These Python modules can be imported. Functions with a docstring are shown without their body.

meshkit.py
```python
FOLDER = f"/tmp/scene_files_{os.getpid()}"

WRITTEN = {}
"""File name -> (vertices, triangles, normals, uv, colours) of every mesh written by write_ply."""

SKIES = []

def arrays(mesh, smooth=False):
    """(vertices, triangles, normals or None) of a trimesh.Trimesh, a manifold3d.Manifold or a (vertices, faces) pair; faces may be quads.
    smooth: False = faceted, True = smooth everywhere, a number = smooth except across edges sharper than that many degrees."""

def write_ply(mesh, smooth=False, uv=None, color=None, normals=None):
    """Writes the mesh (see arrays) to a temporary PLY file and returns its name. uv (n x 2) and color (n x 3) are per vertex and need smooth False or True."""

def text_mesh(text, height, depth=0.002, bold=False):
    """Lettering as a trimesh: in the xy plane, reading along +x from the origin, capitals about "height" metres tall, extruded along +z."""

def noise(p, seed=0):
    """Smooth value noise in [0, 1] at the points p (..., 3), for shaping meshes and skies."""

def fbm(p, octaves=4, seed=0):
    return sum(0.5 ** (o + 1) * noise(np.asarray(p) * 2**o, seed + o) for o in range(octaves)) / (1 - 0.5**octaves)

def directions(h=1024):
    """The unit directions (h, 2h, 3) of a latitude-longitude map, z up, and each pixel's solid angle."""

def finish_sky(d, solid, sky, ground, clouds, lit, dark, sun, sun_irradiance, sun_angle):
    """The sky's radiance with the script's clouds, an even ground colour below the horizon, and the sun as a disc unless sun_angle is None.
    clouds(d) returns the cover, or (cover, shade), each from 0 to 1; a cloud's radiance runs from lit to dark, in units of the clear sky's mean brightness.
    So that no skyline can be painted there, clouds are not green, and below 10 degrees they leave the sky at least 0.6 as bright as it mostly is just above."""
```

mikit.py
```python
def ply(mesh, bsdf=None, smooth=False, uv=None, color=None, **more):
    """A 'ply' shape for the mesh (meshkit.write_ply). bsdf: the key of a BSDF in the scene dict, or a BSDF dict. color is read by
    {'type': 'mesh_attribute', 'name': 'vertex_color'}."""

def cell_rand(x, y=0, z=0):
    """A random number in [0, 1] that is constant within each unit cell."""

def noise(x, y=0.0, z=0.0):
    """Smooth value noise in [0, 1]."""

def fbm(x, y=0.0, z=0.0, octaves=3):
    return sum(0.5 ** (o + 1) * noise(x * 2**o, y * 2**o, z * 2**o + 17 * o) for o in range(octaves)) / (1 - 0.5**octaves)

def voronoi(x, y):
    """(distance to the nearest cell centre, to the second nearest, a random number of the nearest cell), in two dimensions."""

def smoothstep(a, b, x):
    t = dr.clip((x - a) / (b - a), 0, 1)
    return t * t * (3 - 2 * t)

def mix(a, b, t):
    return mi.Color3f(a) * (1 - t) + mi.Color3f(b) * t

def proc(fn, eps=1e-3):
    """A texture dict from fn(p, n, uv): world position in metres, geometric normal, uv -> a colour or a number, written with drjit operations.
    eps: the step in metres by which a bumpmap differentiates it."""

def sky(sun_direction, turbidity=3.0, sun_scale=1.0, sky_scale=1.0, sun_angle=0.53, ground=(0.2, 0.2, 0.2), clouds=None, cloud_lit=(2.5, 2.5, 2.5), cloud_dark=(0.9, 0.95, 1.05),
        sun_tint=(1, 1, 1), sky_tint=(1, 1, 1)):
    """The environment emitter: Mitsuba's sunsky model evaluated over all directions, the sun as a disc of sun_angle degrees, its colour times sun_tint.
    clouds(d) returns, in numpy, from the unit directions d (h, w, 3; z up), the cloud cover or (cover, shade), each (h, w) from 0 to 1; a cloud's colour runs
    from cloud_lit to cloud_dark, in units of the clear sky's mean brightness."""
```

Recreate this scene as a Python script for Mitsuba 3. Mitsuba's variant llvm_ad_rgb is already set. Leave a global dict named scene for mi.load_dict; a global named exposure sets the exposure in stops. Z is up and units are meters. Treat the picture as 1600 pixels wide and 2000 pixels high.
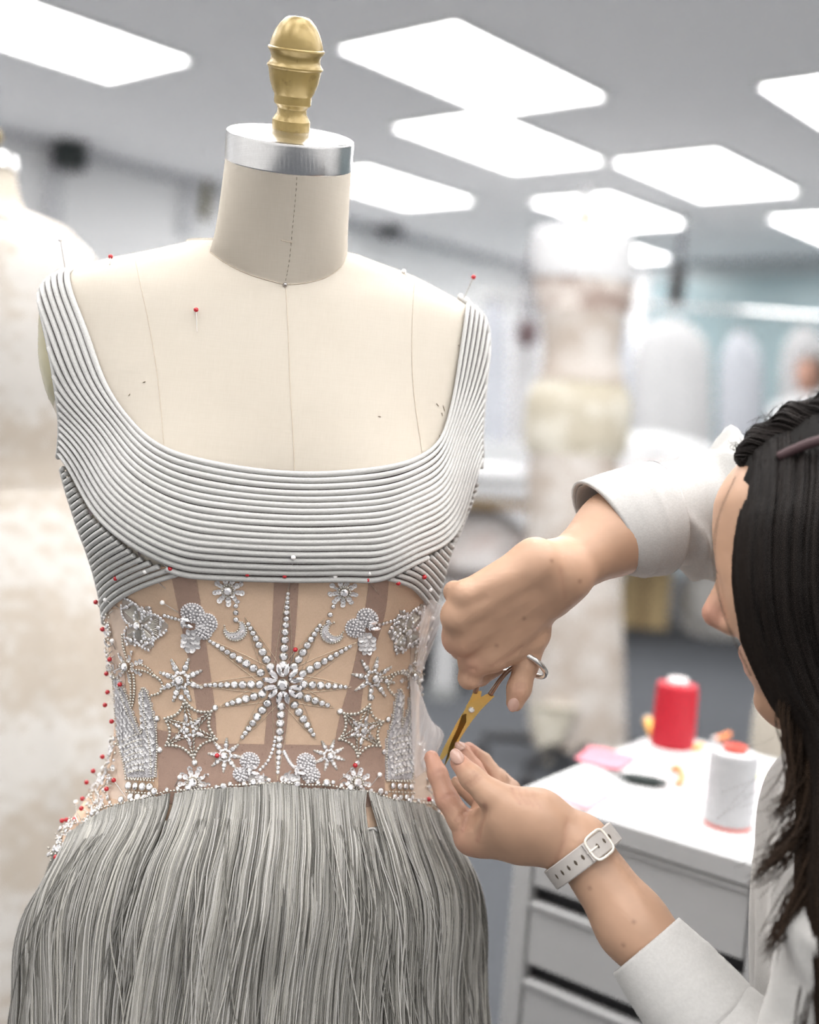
import math, random
import numpy as np
import trimesh, manifold3d, shapely
import shapely.geometry as sg
import mitsuba as mi, drjit as dr
import mikit, meshkit
from scipy.interpolate import PchipInterpolator, CubicSpline
from scipy.spatial import ConvexHull, cKDTree

T = mi.ScalarTransform4f
scene, labels, used = {}, {}, {}

# ------------------------------------------------------------------ camera, light, exposure
W, H, FPX = 1600, 2000, 2200.0
PITCH, ROLL, CAMZ = math.radians(4.8), math.radians(4.4), 1.1
FOCUS, APERTURE = 0.905, 0.0085
exposure = 0.05
LAMP = 9.0                        # radiance of the ceiling panels
CEIL = 2.5

fw = np.array([0, math.cos(PITCH), -math.sin(PITCH)])
up0 = np.array([0, math.sin(PITCH), math.cos(PITCH)])
rt0 = np.array([1.0, 0, 0])
cr, sr = math.cos(ROLL), math.sin(ROLL)
rt, up = cr * rt0 + sr * up0, -sr * rt0 + cr * up0
cam = np.array([0, 0, CAMZ])
scene['camera'] = {'type': 'thinlens', 'fov': math.degrees(2 * math.atan(W / 2 / FPX)), 'fov_axis': 'x',
                   'aperture_radius': APERTURE, 'focus_distance': FOCUS, 'near_clip': 0.02, 'far_clip': 60.0,
                   'to_world': T().look_at(origin=cam.tolist(), target=(cam + fw).tolist(), up=up.tolist())}

E_A = np.array([math.cos(math.radians(49)), math.sin(math.radians(49)), 0])   # the room's axes
E_B = np.array([-E_A[1], E_A[0], 0])
E_Z = np.array([0, 0, 1.0])


def room(a, b, z):
    return a * E_A + b * E_B + z * E_Z


# a photograph's pixel -> a direction, or the point where it meets a plane: used to survey where things stand
def ray(px, py):
    px, py = np.asarray(px, float), np.asarray(py, float)
    x, y = (px - W / 2) / FPX, (H / 2 - py) / FPX
    d = fw + x[..., None] * rt + y[..., None] * up
    return d / d[..., 1:2]


def at(px, py, Y):
    return cam + ray(px, py) * np.asarray(Y, float)[..., None]


def atz(px, py, z):
    d = ray(px, py)
    return cam + d * ((z - CAMZ) / d[..., 2:3])


def to_px(p):
    q = np.asarray(p, float) - cam
    k = q @ fw
    return np.stack([W / 2 + FPX * (q @ rt) / k, H / 2 - FPX * (q @ up) / k], -1)


# ------------------------------------------------------------------ entries
def number(key):
    n = used.get(key, 0)
    used[key] = n + 1
    return key if n == 0 else f'{key}_{n:03d}'


def thing(name, label, cat, group=None, kind=None):
    key = number(name)
    labels[key] = {'label': label, 'category': cat}
    if group: labels[key]['group'] = group
    if kind: labels[key]['kind'] = kind
    return key


def put(key, shape, label=None, kind=None):
    scene[key] = shape
    if label or kind:
        labels.setdefault(key, {})
        if label: labels[key]['label'] = label
        if kind: labels[key]['kind'] = kind
    return key


def part(parent, name, mesh, mat, smooth=30, label=None, kind=None, **more):
    key = number(parent + '__' + name)
    return put(key, mikit.ply(mesh, mat, smooth=smooth, **more), label, kind)


def copy_part(parent, name, shape, M=None, label=None):
    key = number(parent + '__' + name)
    d = dict(shape)
    if M is not None: d['to_world'] = T(M.tolist())
    return put(key, d, label)


def struct(name, mesh, mat, smooth=False, label=None, **more):
    key = number(name)
    labels[key] = {'kind': 'structure'}
    if label: labels[key]['label'] = label
    scene[key] = mikit.ply(mesh, mat, smooth=smooth, **more)
    return key


def cat(*ms):
    return trimesh.util.concatenate([m for m in ms if m is not None])


def box(c, size, rot=None, r=0.0):
    """A box with chamfered edges: centre, size, axes as the columns of rot."""
    if r > 0:
        s = np.array(size) / 2 - r
        pts = np.array([[i, j, k] for i in (-1, 1) for j in (-1, 1) for k in (-1, 1)]) * s
        allp = np.vstack([pts + np.array(o) * r for o in ((1, 0, 0), (-1, 0, 0), (0, 1, 0), (0, -1, 0), (0, 0, 1), (0, 0, -1))])
        m = trimesh.convex.convex_hull(allp)
    else:
        m = trimesh.creation.box(extents=size)
    M = np.eye(4)
    if rot is not None: M[:3, :3] = rot
    M[:3, 3] = c
    m.apply_transform(M)
    return m


ROOM = np.stack([E_A, E_B, E_Z], 1)


def frame(z, x=None):
    """A rotation whose columns are x, y, z from the wanted z and a hint for x."""
    z = np.asarray(z, float) / np.linalg.norm(z)
    h = np.array([1.0, 0, 0]) if x is None else np.asarray(x, float)
    if abs(h @ z) > 0.98: h = np.array([0, 1.0, 0])
    x = h - (h @ z) * z
    x /= np.linalg.norm(x)
    return np.stack([x, np.cross(z, x), z], 1)


def mat4(R, t, s=1.0):
    M = np.eye(4)
    M[:3, :3] = np.asarray(R) * s
    M[:3, 3] = t
    return M


def lathe(profile, n=48, M=None):
    """Revolved (radius, height) profile."""
    m = trimesh.creation.revolve(np.array(profile, float), sections=n)
    if M is not None: m.apply_transform(M)
    return m


def resample(p, n):
    p = np.asarray(p, float)
    d = np.r_[0, np.cumsum(np.linalg.norm(np.diff(p, axis=0), axis=1))]
    return np.stack([np.interp(np.linspace(0, d[-1], n), d, p[:, k]) for k in range(p.shape[1])], 1)


def spline(p, n):
    """A smooth curve through the points, n samples."""
    p = np.asarray(p, float)
    d = np.r_[0, np.cumsum(np.sqrt(np.linalg.norm(np.diff(p, axis=0), axis=1)))]
    if len(p) == 2: return resample(p, n)
    return CubicSpline(d, p, bc_type='natural')(np.linspace(0, d[-1], n))


def tube(points, radius, sides=6, caps=True):
    p = np.asarray(points, float)
    n = len(p)
    r = np.broadcast_to(np.asarray(radius, float), (n,))
    t = np.gradient(p, axis=0)
    t /= np.linalg.norm(t, axis=1, keepdims=True) + 1e-12
    a = np.zeros_like(p)
    h = np.array([0, 0, 1.0]) if abs(t[0, 2]) < 0.9 else np.array([1.0, 0, 0])
    a[0] = h - (h @ t[0]) * t[0]
    a[0] /= np.linalg.norm(a[0])
    for i in range(1, n):
        v = a[i - 1] - (a[i - 1] @ t[i]) * t[i]
        a[i] = v / (np.linalg.norm(v) + 1e-12)
    b = np.cross(t, a)
    ang = np.arange(sides) * 2 * np.pi / sides
    v = p[:, None] + r[:, None, None] * (np.cos(ang)[None, :, None] * a[:, None] + np.sin(ang)[None, :, None] * b[:, None])
    i, j = np.meshgrid(np.arange(n - 1), np.arange(sides), indexing='ij')
    q = np.stack([i * sides + j, i * sides + (j + 1) % sides, (i + 1) * sides + (j + 1) % sides, (i + 1) * sides + j], -1).reshape(-1, 4)
    f = np.vstack([q[:, [0, 1, 2]], q[:, [0, 2, 3]]])
    v = v.reshape(-1, 3)
    if caps:
        v = np.vstack([v, p[0], p[-1]])
        k = np.arange(sides)
        f = np.vstack([f, np.stack([(k + 1) % sides, k, k * 0 + n * sides], 1),
                       np.stack([(n - 1) * sides + k, (n - 1) * sides + (k + 1) % sides, k * 0 + n * sides + 1], 1)])
    return trimesh.Trimesh(v, f, process=False)


def grid(P, closed=False):
    """A sheet through an array of points (n, m, 3)."""
    n, m = P.shape[:2]
    i, j = np.meshgrid(np.arange(n - 1), np.arange(m if closed else m - 1), indexing='ij')
    k = (j + 1) % m
    q = np.stack([i * m + j, i * m + k, (i + 1) * m + k, (i + 1) * m + j], -1).reshape(-1, 4)
    return trimesh.Trimesh(P.reshape(-1, 3), np.vstack([q[:, [0, 1, 2]], q[:, [0, 2, 3]]]), process=False)


def ball(c, r, sub=2, scale=(1, 1, 1), R=None):
    m = trimesh.creation.icosphere(subdivisions=sub, radius=1.0)
    m.vertices = m.vertices * np.array(scale) * r
    if R is not None: m.vertices = m.vertices @ np.asarray(R).T
    m.vertices = m.vertices + np.asarray(c)
    return m


# ------------------------------------------------------------------ materials
def principled(name, col, rough=0.5, **k):
    d = {'type': 'principled', 'roughness': rough, **k}
    plain = name in ('m_wall', 'm_ceiling', 'm_wall_dim', 'm_trim', 'm_lamp_frame')
    d['base_color'] = col if isinstance(col, dict) else {'type': 'rgb', 'value': [c * (1 if plain else .9) for c in col]}
    scene[name] = {'type': 'twosided', 'bsdf': d}
    return name


def srgb(r, g, b):
    c = np.array([r, g, b]) / 255.0
    return tuple(float(x) for x in np.where(c < 0.04045, c / 12.92, ((c + 0.055) / 1.055) ** 2.4))


VC = {'type': 'mesh_attribute', 'name': 'vertex_color'}
TONE = 0.9                        # overall lightness of the cloth and furniture colours
nz, fbm, sstep = mikit.noise, mikit.fbm, mikit.smoothstep


def mix(a, b, t): return mikit.mix(a, b, t) * TONE



# ------------------------------------------------------------------ ceiling lights (the room's lamps)
principled('m_lamp_frame', (0.8, 0.8, 0.8), 0.4)
LAMP_L, LAMP_W = 1.0, 0.585
lamp_frame = mikit.ply(cat(*[box(c, s) for c, s in (((0, LAMP_W / 2 + .01, 0), (LAMP_L + .04, .02, .016)), ((0, -LAMP_W / 2 - .01, 0), (LAMP_L + .04, .02, .016)),
                                                    ((LAMP_L / 2 + .01, 0, 0), (.02, LAMP_W, .016)), ((-LAMP_L / 2 - .01, 0, 0), (.02, LAMP_W, .016)))]), 'm_lamp_frame')
lamp_face = trimesh.Trimesh([[-LAMP_L / 2, -LAMP_W / 2, 0], [LAMP_L / 2, -LAMP_W / 2, 0], [LAMP_L / 2, LAMP_W / 2, 0], [-LAMP_L / 2, LAMP_W / 2, 0]], [[0, 2, 1], [0, 3, 2]], process=False)
lamp_face = mikit.ply(lamp_face, 'm_lamp_frame')


def ceiling_light(a, b, label, group='recessed ceiling light panels'):
    t = thing('ceiling_light', label, 'ceiling light', group)
    copy_part(t, 'frame', lamp_frame, mat4(ROOM, room(a, b, CEIL - .008)))
    d = dict(lamp_face)
    d['emitter'] = {'type': 'area', 'radiance': {'type': 'rgb', 'value': [LAMP, LAMP * .985, LAMP * .97]}}
    copy_part(t, 'diffuser', d, mat4(ROOM, room(a, b, CEIL - .006)))


for a, b, s in ((3.6, 2.95, 'glowing white ceiling panel, the large one right of the gold finial'),
                (4.57, 3.55, 'glowing white ceiling panel touching the far corner of the large one right of the finial'),
                (5.58, 2.93, 'glowing white ceiling panel above the white lace gown, between it and the right edge'),
                (6.28, 3.95, 'glowing white ceiling panel directly behind the top of the far lace gown form'),
                (2.42, 4.21, 'glowing white ceiling panel in the upper left corner of the picture'),
                (4.73, 1.75, 'glowing white ceiling panel cut by the right edge, the upper one of two there'),
                (7.2, 2.8, 'glowing white ceiling panel cut by the right edge, the lower and farther of two there'),
                (5.17, 4.87, 'glowing white ceiling panel half hidden behind the steel neck cap'),
                (7.55, 4.75, 'small far ceiling panel at the shoulder of the far lace gown form'),
                (2.5, 1.72, 'glowing ceiling panel of which only the lower tip shows at the top edge')):
    ceiling_light(a, b, s)
for i in range(-1, 5):
    for j in range(-3, 6):
        a, b = .54 + 1.02 * i, -2.05 + .60 * (2 * j + i % 2)
        q = to_px(room(a, b, CEIL)) if room(a, b, CEIL) @ fw > .5 else np.array([-9e3, 0])
        if -900 < q[0] < 2600 and q[1] > -260 or not -2.2 < b < 5.6: continue
        ceiling_light(a, b, 'white ceiling panel of the same grid, overhead or behind the photographer, out of view')
# ------------------------------------------------------------------ the room
A0, A1, B0, B1 = -1.7, 8.3, -2.75, 5.95


def carpet(p, n, uv):
    f = fbm(p.x * 160, p.y * 160, 0.0)
    g = fbm(p.x * 2.2, p.y * 2.2, 3.0)
    return mix((0.042, 0.046, 0.053), (0.082, 0.088, 0.098), f * .7 + g * .3)


principled('m_carpet', mikit.proc(carpet), 0.95)
principled('m_ceiling', (0.93, 0.93, 0.935), 0.9)
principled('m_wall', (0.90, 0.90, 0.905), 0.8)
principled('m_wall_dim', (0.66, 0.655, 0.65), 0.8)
principled('m_trim', (0.62, 0.63, 0.65), 0.5)
principled('m_teal', (0.36, 0.47, 0.50), 0.25, specular=0.5)
principled('m_mullion', (0.42, 0.47, 0.49), 0.4)
principled('m_black', (0.012, 0.012, 0.014), 0.5)


def room_slab(a0, a1, b0, b1, z0, z1):
    return box(room((a0 + a1) / 2, (b0 + b1) / 2, (z0 + z1) / 2), (a1 - a0, b1 - b0, z1 - z0), ROOM)


struct('floor', room_slab(A0 - .1, A1 + .1, B0 - .1, B1 + .1, -.1, 0), 'm_carpet')
struct('ceiling', room_slab(A0 - .1, A1 + .1, B0 - .1, B1 + .1, CEIL, CEIL + .1), 'm_ceiling')
struct('wall_left', room_slab(A0 - .1, A1 + .1, B1, B1 + .1, 0, CEIL), 'm_wall')
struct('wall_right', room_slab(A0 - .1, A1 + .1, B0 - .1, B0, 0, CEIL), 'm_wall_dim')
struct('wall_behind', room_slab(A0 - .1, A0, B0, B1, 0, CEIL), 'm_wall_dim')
struct('wall_back', room_slab(A1, A1 + .1, B0, B1, 0, CEIL), 'm_wall')
struct('baseboard_left', room_slab(A0, A1, B1 - .015, B1, 0, .1), 'm_trim')
struct('trim_1', room_slab(A0, A1, B1 - .03, B1, CEIL - .05, CEIL), 'm_trim')
# the glazed partition along the back wall: panes between posts under a header rail
g0, g1, npane = -2.7, 4.75, 5
key = struct('window_1', cat(room_slab(A1 - .06, A1, g0, g1, CEIL - .13, CEIL), room_slab(A1 - .06, A1, g0, g1, 0, .12)), 'm_mullion', label='teal grey glazed partition along the far wall')
for k in range(npane + 1):
    b = g0 + (g1 - g0) * k / npane
    part(key, 'mullion', room_slab(A1 - .06, A1, b - .03, b + .03, .12, CEIL - .13), 'm_mullion', smooth=False)
for k in range(npane):
    b = g0 + (g1 - g0) * k / npane + .03
    part(key, 'pane', room_slab(A1 - .03, A1 - .01, b, b + (g1 - g0) / npane - .06, .12, CEIL - .13), 'm_teal', smooth=False)
# ------------------------------------------------------------------ the dress form: its surface as radius over (angle, height)
CY, THETA = 1.0, math.radians(8)
SIL_L = [(362, 474), (264, 495), (197, 508), (140, 527), (104, 548), (86, 575), (79, 619), (78, 692), (91, 759), (114, 828), (124, 900), (155, 1010), (190, 1110), (206, 1180),
         (211, 1230), (219, 1290), (226, 1360), (227, 1420), (224, 1460), (214, 1500), (190, 1550), (160, 1590), (127, 1640), (103, 1690), (78, 1760), (62, 1830), (52, 1900), (46, 1960), (42, 2020), (40, 2200)]
SIL_R = [(677, 489), (727, 510), (805, 539), (876, 575), (912, 596), (936, 618), (945, 650), (946, 710), (941, 784), (936, 846), (932, 911), (925, 945), (897, 1020), (872, 1080), (858, 1130),
         (842, 1190), (830, 1250), (823, 1300), (817, 1350), (815, 1400), (818, 1450), (828, 1500), (843, 1550), (862, 1600), (883, 1640), (900, 1680), (910, 1750), (918, 1850), (926, 1950), (931, 2020), (938, 2200)]


def sil(pts):
    q = at(*np.array(pts, float).T, CY)
    o = np.argsort(q[:, 2])
    return PchipInterpolator(q[o, 2], q[o, 0], extrapolate=True), q[o[0], 2], q[o[-1], 2]


xl, zl0, zl1 = sil(SIL_L)
xr, zr0, zr1 = sil(SIL_R)
ZT, ZB = min(zl1, zr1), max(zl0, zr0)
def zrow(y): return CAMZ + (797 - np.asarray(y, float)) / FPX
_dep = np.array([(460, .028, .05), (500, .045, .06), (540, .058, .075), (600, .072, .09), (700, .086, .105), (800, .098, .105), (900, .107, .1), (1040, .112, .095), (1130, .106, .09),
                 (1250, .098, .085), (1400, .095, .085), (1500, .102, .095), (1600, .117, .115), (1750, .133, .135), (2000, .142, .15), (2200, .145, .15)])
_o = np.argsort(zrow(_dep[:, 0]))
bfront = PchipInterpolator(zrow(_dep[_o, 0]), _dep[_o, 1], extrapolate=True)
bback = PchipInterpolator(zrow(_dep[_o, 0]), _dep[_o, 2], extrapolate=True)
NU, NZ = 241, 240
UU = np.linspace(-np.pi, np.pi, NU)
ZZ = np.unique(np.r_[np.linspace(ZB, ZT - .03, NZ - 60), np.linspace(ZT - .03, ZT, 60)])
aa, xm = (xr(ZZ) - xl(ZZ)) / 2, (xr(ZZ) + xl(ZZ)) / 2
n_ = 2.3
su, cu = np.abs(np.sin(UU))[None], np.cos(UU)[None]
bb = np.where(cu > 0, bfront(ZZ)[:, None], bback(ZZ)[:, None])
ct, st = math.cos(THETA), math.sin(THETA)
z0 = zrow(1035)
dz = ZZ[:, None] - z0
sz = np.where(dz > 0, .085, .05)
for _ in range(8):                                    # fit width and place until the outline seen from the camera is the surveyed one
    RB = ((su / aa[:, None]) ** n_ + (np.abs(cu) / bb) ** n_) ** (-1 / n_)
    X_ = RB * np.sin(UU)[None]
    bump = sum(np.exp(-((X_ - s * .094) / .05) ** 2 - (dz / sz) ** 2) for s in (-1, 1)) * np.clip(cu, 0, 1) ** .5
    RB = RB + .03 * bump
    Y_ = -RB * np.cos(UU)[None]
    X_ = RB * np.sin(UU)[None]
    wx, wy = xm[:, None] + ct * X_ - st * Y_, CY + st * X_ + ct * Y_
    px_, pz_ = wx * CY / wy, CAMZ + (ZZ[:, None] - CAMZ) * CY / wy
    il, ir = px_.argmin(1), px_.argmax(1)
    k_ = np.arange(len(ZZ))
    el = xl(np.clip(pz_[k_, il], ZZ[0] - .05, zl1)) - px_[k_, il]
    er = xr(np.clip(pz_[k_, ir], ZZ[0] - .05, zr1)) - px_[k_, ir]
    xm = xm + (el + er) / 2 * .8
    aa = np.maximum(aa + (er - el) / 2 * .8, .02)
RD = RB.copy()                                        # the bodice bridges the hollow between the breasts
for i in range(len(ZZ)):
    P = np.stack([RB[i] * np.sin(UU), -RB[i] * np.cos(UU)], 1)
    h = P[ConvexHull(P).vertices]
    h = np.vstack([h, h[:1]])
    # radial distance of the hull by ray casting each angle
    d = np.stack([np.sin(UU), -np.cos(UU)], 1)
    best = RB[i].copy()
    for p, q in zip(h[:-1], h[1:]):
        e = q - p
        den = d[:, 0] * e[1] - d[:, 1] * e[0]
        with np.errstate(divide='ignore', invalid='ignore'):
            t = (p[0] * e[1] - p[1] * e[0]) / den
            s = (p[0] * d[:, 1] - p[1] * d[:, 0]) / den
        ok = (np.abs(den) > 1e-12) & (s >= -1e-6) & (s <= 1 + 1e-6) & (t > 0)
        best = np.where(ok & (t > best) & (t < .4), t, best)
    RD[i] = best


def surf(R, u, z, off=0.0):
    """World points of the surface R at angle u (0 = front, + = its left, the photo's right) and height z, off metres outwards."""
    u, z = np.broadcast_arrays(np.asarray(u, float), np.asarray(z, float))
    r = look(R, u, z) + off
    x, y = r * np.sin(u), -r * np.cos(u)
    c = np.interp(z, ZZ, xm)
    return np.stack([c + ct * x - st * y, CY + st * x + ct * y, z], -1)


def look(R, u, z):
    fu = np.clip((u + np.pi) / (2 * np.pi) * (NU - 1), 0, NU - 1.001)
    fz = np.clip(np.interp(z, ZZ, np.arange(len(ZZ))), 0, len(ZZ) - 1.001)
    i, j = fz.astype(int), fu.astype(int)
    a, b = fz - i, fu - j
    return (R[i, j] * (1 - a) + R[i + 1, j] * a) * (1 - b) + (R[i, j + 1] * (1 - a) + R[i + 1, j + 1] * a) * b


def polar(p):
    x, y = p[..., 0] - np.interp(p[..., 2], ZZ, xm), p[..., 1] - CY
    lx, ly = ct * x + st * y, -st * x + ct * y
    return np.arctan2(lx, -ly), np.hypot(lx, ly)


def hit(px, py, R=None, off=0.0):
    """(u, z, found) where the lines of sight through these points of the photograph meet the surface R + off."""
    R = RD if R is None else R
    px, py = np.broadcast_arrays(np.asarray(px, float), np.asarray(py, float))
    d = ray(px, py)
    ys = np.linspace(.78, 1.06, 400)
    P = cam + d[..., None, :] * ys[:, None]
    u, r = polar(P)
    g = r - look(R, u, P[..., 2]) - off
    ins = (g < 0) & (P[..., 2] < ZT)
    k = np.argmax(ins, -1)
    found = ins.any(-1)
    k1 = np.clip(k, 1, None)
    g0 = np.take_along_axis(g, (k1 - 1)[..., None], -1)[..., 0]
    g1 = np.take_along_axis(g, k1[..., None], -1)[..., 0]
    y = ys[k1 - 1] + (ys[1] - ys[0]) * np.clip(g0 / (g0 - g1 + 1e-12), 0, 1)
    # where nothing is met, the nearest approach
    kk = np.argmin(g, -1)
    y = np.where(found, y, ys[kk])
    Q = cam + d * y[..., None]
    u, r = polar(Q)
    return u, Q[..., 2], found


def on(px, py, off=0.0, R=None):
    R = RD if R is None else R
    u, z, f = hit(px, py, R, off)
    return surf(R, u, z, off)


def normal(u, z, R=None):
    R = RD if R is None else R
    e = 1e-3
    a = surf(R, u + e / .15, z) - surf(R, u - e / .15, z)
    b = surf(R, u, np.asarray(z) + e) - surf(R, u, np.asarray(z) - e)
    n = np.cross(a, b)
    return n / (np.linalg.norm(n, axis=-1, keepdims=True) + 1e-12)


# ------------------------------------------------------------------ the dress form
def linen(p, n, uv):
    w = nz(p.x * 90, p.y * 90, p.z * 2600) * .5 + nz(p.x * 2600, p.y * 300, p.z * 90) * .5
    return mix((0.43, 0.383, 0.318), (0.505, 0.463, 0.402), w * .45 + .55 * fbm(p.x * 12, p.y * 12, p.z * 12))


principled('m_linen', mikit.proc(linen), 0.75, specular=0.3)
scene['m_linen_bump'] = {'type': 'twosided', 'bsdf': {'type': 'bumpmap', 'arbitrary': mikit.proc(lambda p, n, uv: nz(p.x * 60, p.y * 60, p.z * 1900), eps=2e-4), 'scale': 1.2e-4,
                                                      'bsdf': {'type': 'principled', 'base_color': mikit.proc(linen), 'roughness': .75, 'specular': .3}}}


def brushed(p, n, uv):
    return mix((0.74, 0.735, 0.73), (0.97, 0.965, 0.96), nz(p.x * 60, p.y * 60, p.z * 4000) * .6 + nz(p.x * 1500, p.y * 1500, p.z * 60) * .4)


scene['m_steel'] = {'type': 'twosided', 'bsdf': {'type': 'principled', 'base_color': mikit.proc(brushed), 'metallic': 1.0, 'roughness': 0.22, 'anisotropic': 0.6}}


def goldpaint(p, n, uv):
    f = fbm(p.x * 60, p.y * 60, p.z * 60)
    g = sstep(.66, .78, fbm(p.x * 180, p.y * 180, p.z * 120))
    return mix(mix((0.245, 0.17, 0.052), (0.335, 0.245, 0.09), f), (0.13, 0.085, 0.025), g * .4)


principled('m_goldpaint', mikit.proc(goldpaint), 0.33, metallic=0.3, specular=0.45, clearcoat=0.2, clearcoat_gloss=.85)
principled('m_thread', (0.16, 0.13, 0.10), 0.8)
principled('m_seam', (0.50, 0.43, 0.34), 0.8)
principled('m_plate', (0.42, 0.385, 0.25), 0.33, metallic=0.55)
principled('m_stud', (0.45, 0.42, 0.40), 0.25, metallic=1.0)

form = thing('dress_form', 'cream linen tailor\'s dress form with steel neck cap and gold finial, wearing the beaded gown', 'dress form')
zs = ZZ
P = surf(RB, UU[None, :-1], zs[:, None], -.0005)
body = grid(P, closed=True)
m = len(body.vertices)
top, bot = P[-1].mean(0), P[0].mean(0)
k = np.arange(NU - 1)
body = trimesh.Trimesh(np.vstack([body.vertices, top, bot]), np.vstack([body.faces, np.stack([(len(zs) - 1) * (NU - 1) + k, (len(zs) - 1) * (NU - 1) + (k + 1) % (NU - 1), k * 0 + m], 1),
                       np.stack([(k + 1) % (NU - 1), k, k * 0 + m + 1], 1)]), process=False)
part(form, 'torso', body, 'm_linen_bump', smooth=True)

# neck: leaning forward, a little oval, flaring into the shoulders
LEAN = math.radians(21)
front = np.array([st, -ct, 0])
naxis = math.cos(LEAN) * E_Z + math.sin(LEAN) * front
NR = frame(naxis, (ct, st, 0))
cap_c = at(564, 319, .945)                             # middle of the cap's lower rim
r0 = .0515


def ring(c, ra, rb, R, n=72):
    t = np.linspace(0, 2 * np.pi, n, endpoint=False)
    return c + (np.cos(t) * ra)[:, None] * R[:, 0] + (np.sin(t) * rb)[:, None] * R[:, 1]


SEAM = np.array([(409, 491), (440, 513), (490, 537), (530, 549), (557, 555), (600, 552), (640, 540), (668, 519), (679, 497)], float)
seam_y = PchipInterpolator(SEAM[:, 0], SEAM[:, 1])
th_ = np.pi + np.linspace(0, 2 * np.pi, 97)[:-1]          # left, front, right, back
fr = np.sin(th_) <= 1e-9
sx_ = 409 + (679 - 409) * (1 + np.cos(th_)) / 2
foot = np.zeros((96, 3))
foot[fr] = on(sx_[fr], seam_y(sx_[fr]), -.0006, RB)
pl_, pr_ = on(409, 491, 0, RB), on(679, 497, 0, RB)
foot[~fr] = (pl_ + pr_) / 2 + np.cos(th_[~fr])[:, None] * (pr_ - pl_) / 2 + np.sin(th_[~fr])[:, None] * np.array([0, .062, .004])
rim = cap_c + (np.cos(th_) * r0)[:, None] * NR[:, 0] + (np.sin(th_) * r0)[:, None] * NR[:, 1]
rings = []
for s in np.linspace(0, 1, 34):
    side = np.abs(np.cos(th_))[:, None] ** 2
    w = (1 - side) * (s + .10 * np.sin(np.pi * s)) + side * (.66 * s + .34 * s ** 5)
    zz = s + .05 * np.sin(np.pi * s)
    q = rim * (1 - w) + foot * w
    q[:, 2] = rim[:, 2] * (1 - zz) + foot[:, 2] * zz
    rings.append(q)
rings.append(foot - E_Z * .004)
neck_mesh = grid(np.array(rings), closed=True)
part(form, 'neck', neck_mesh, 'm_linen_bump', smooth=True)
cap_prof = [(0, .0), (.0517, .0), (.0521, .001), (.0521, .0205), (.0516, .0222), (.0502, .0230), (0, .0230)]
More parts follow.
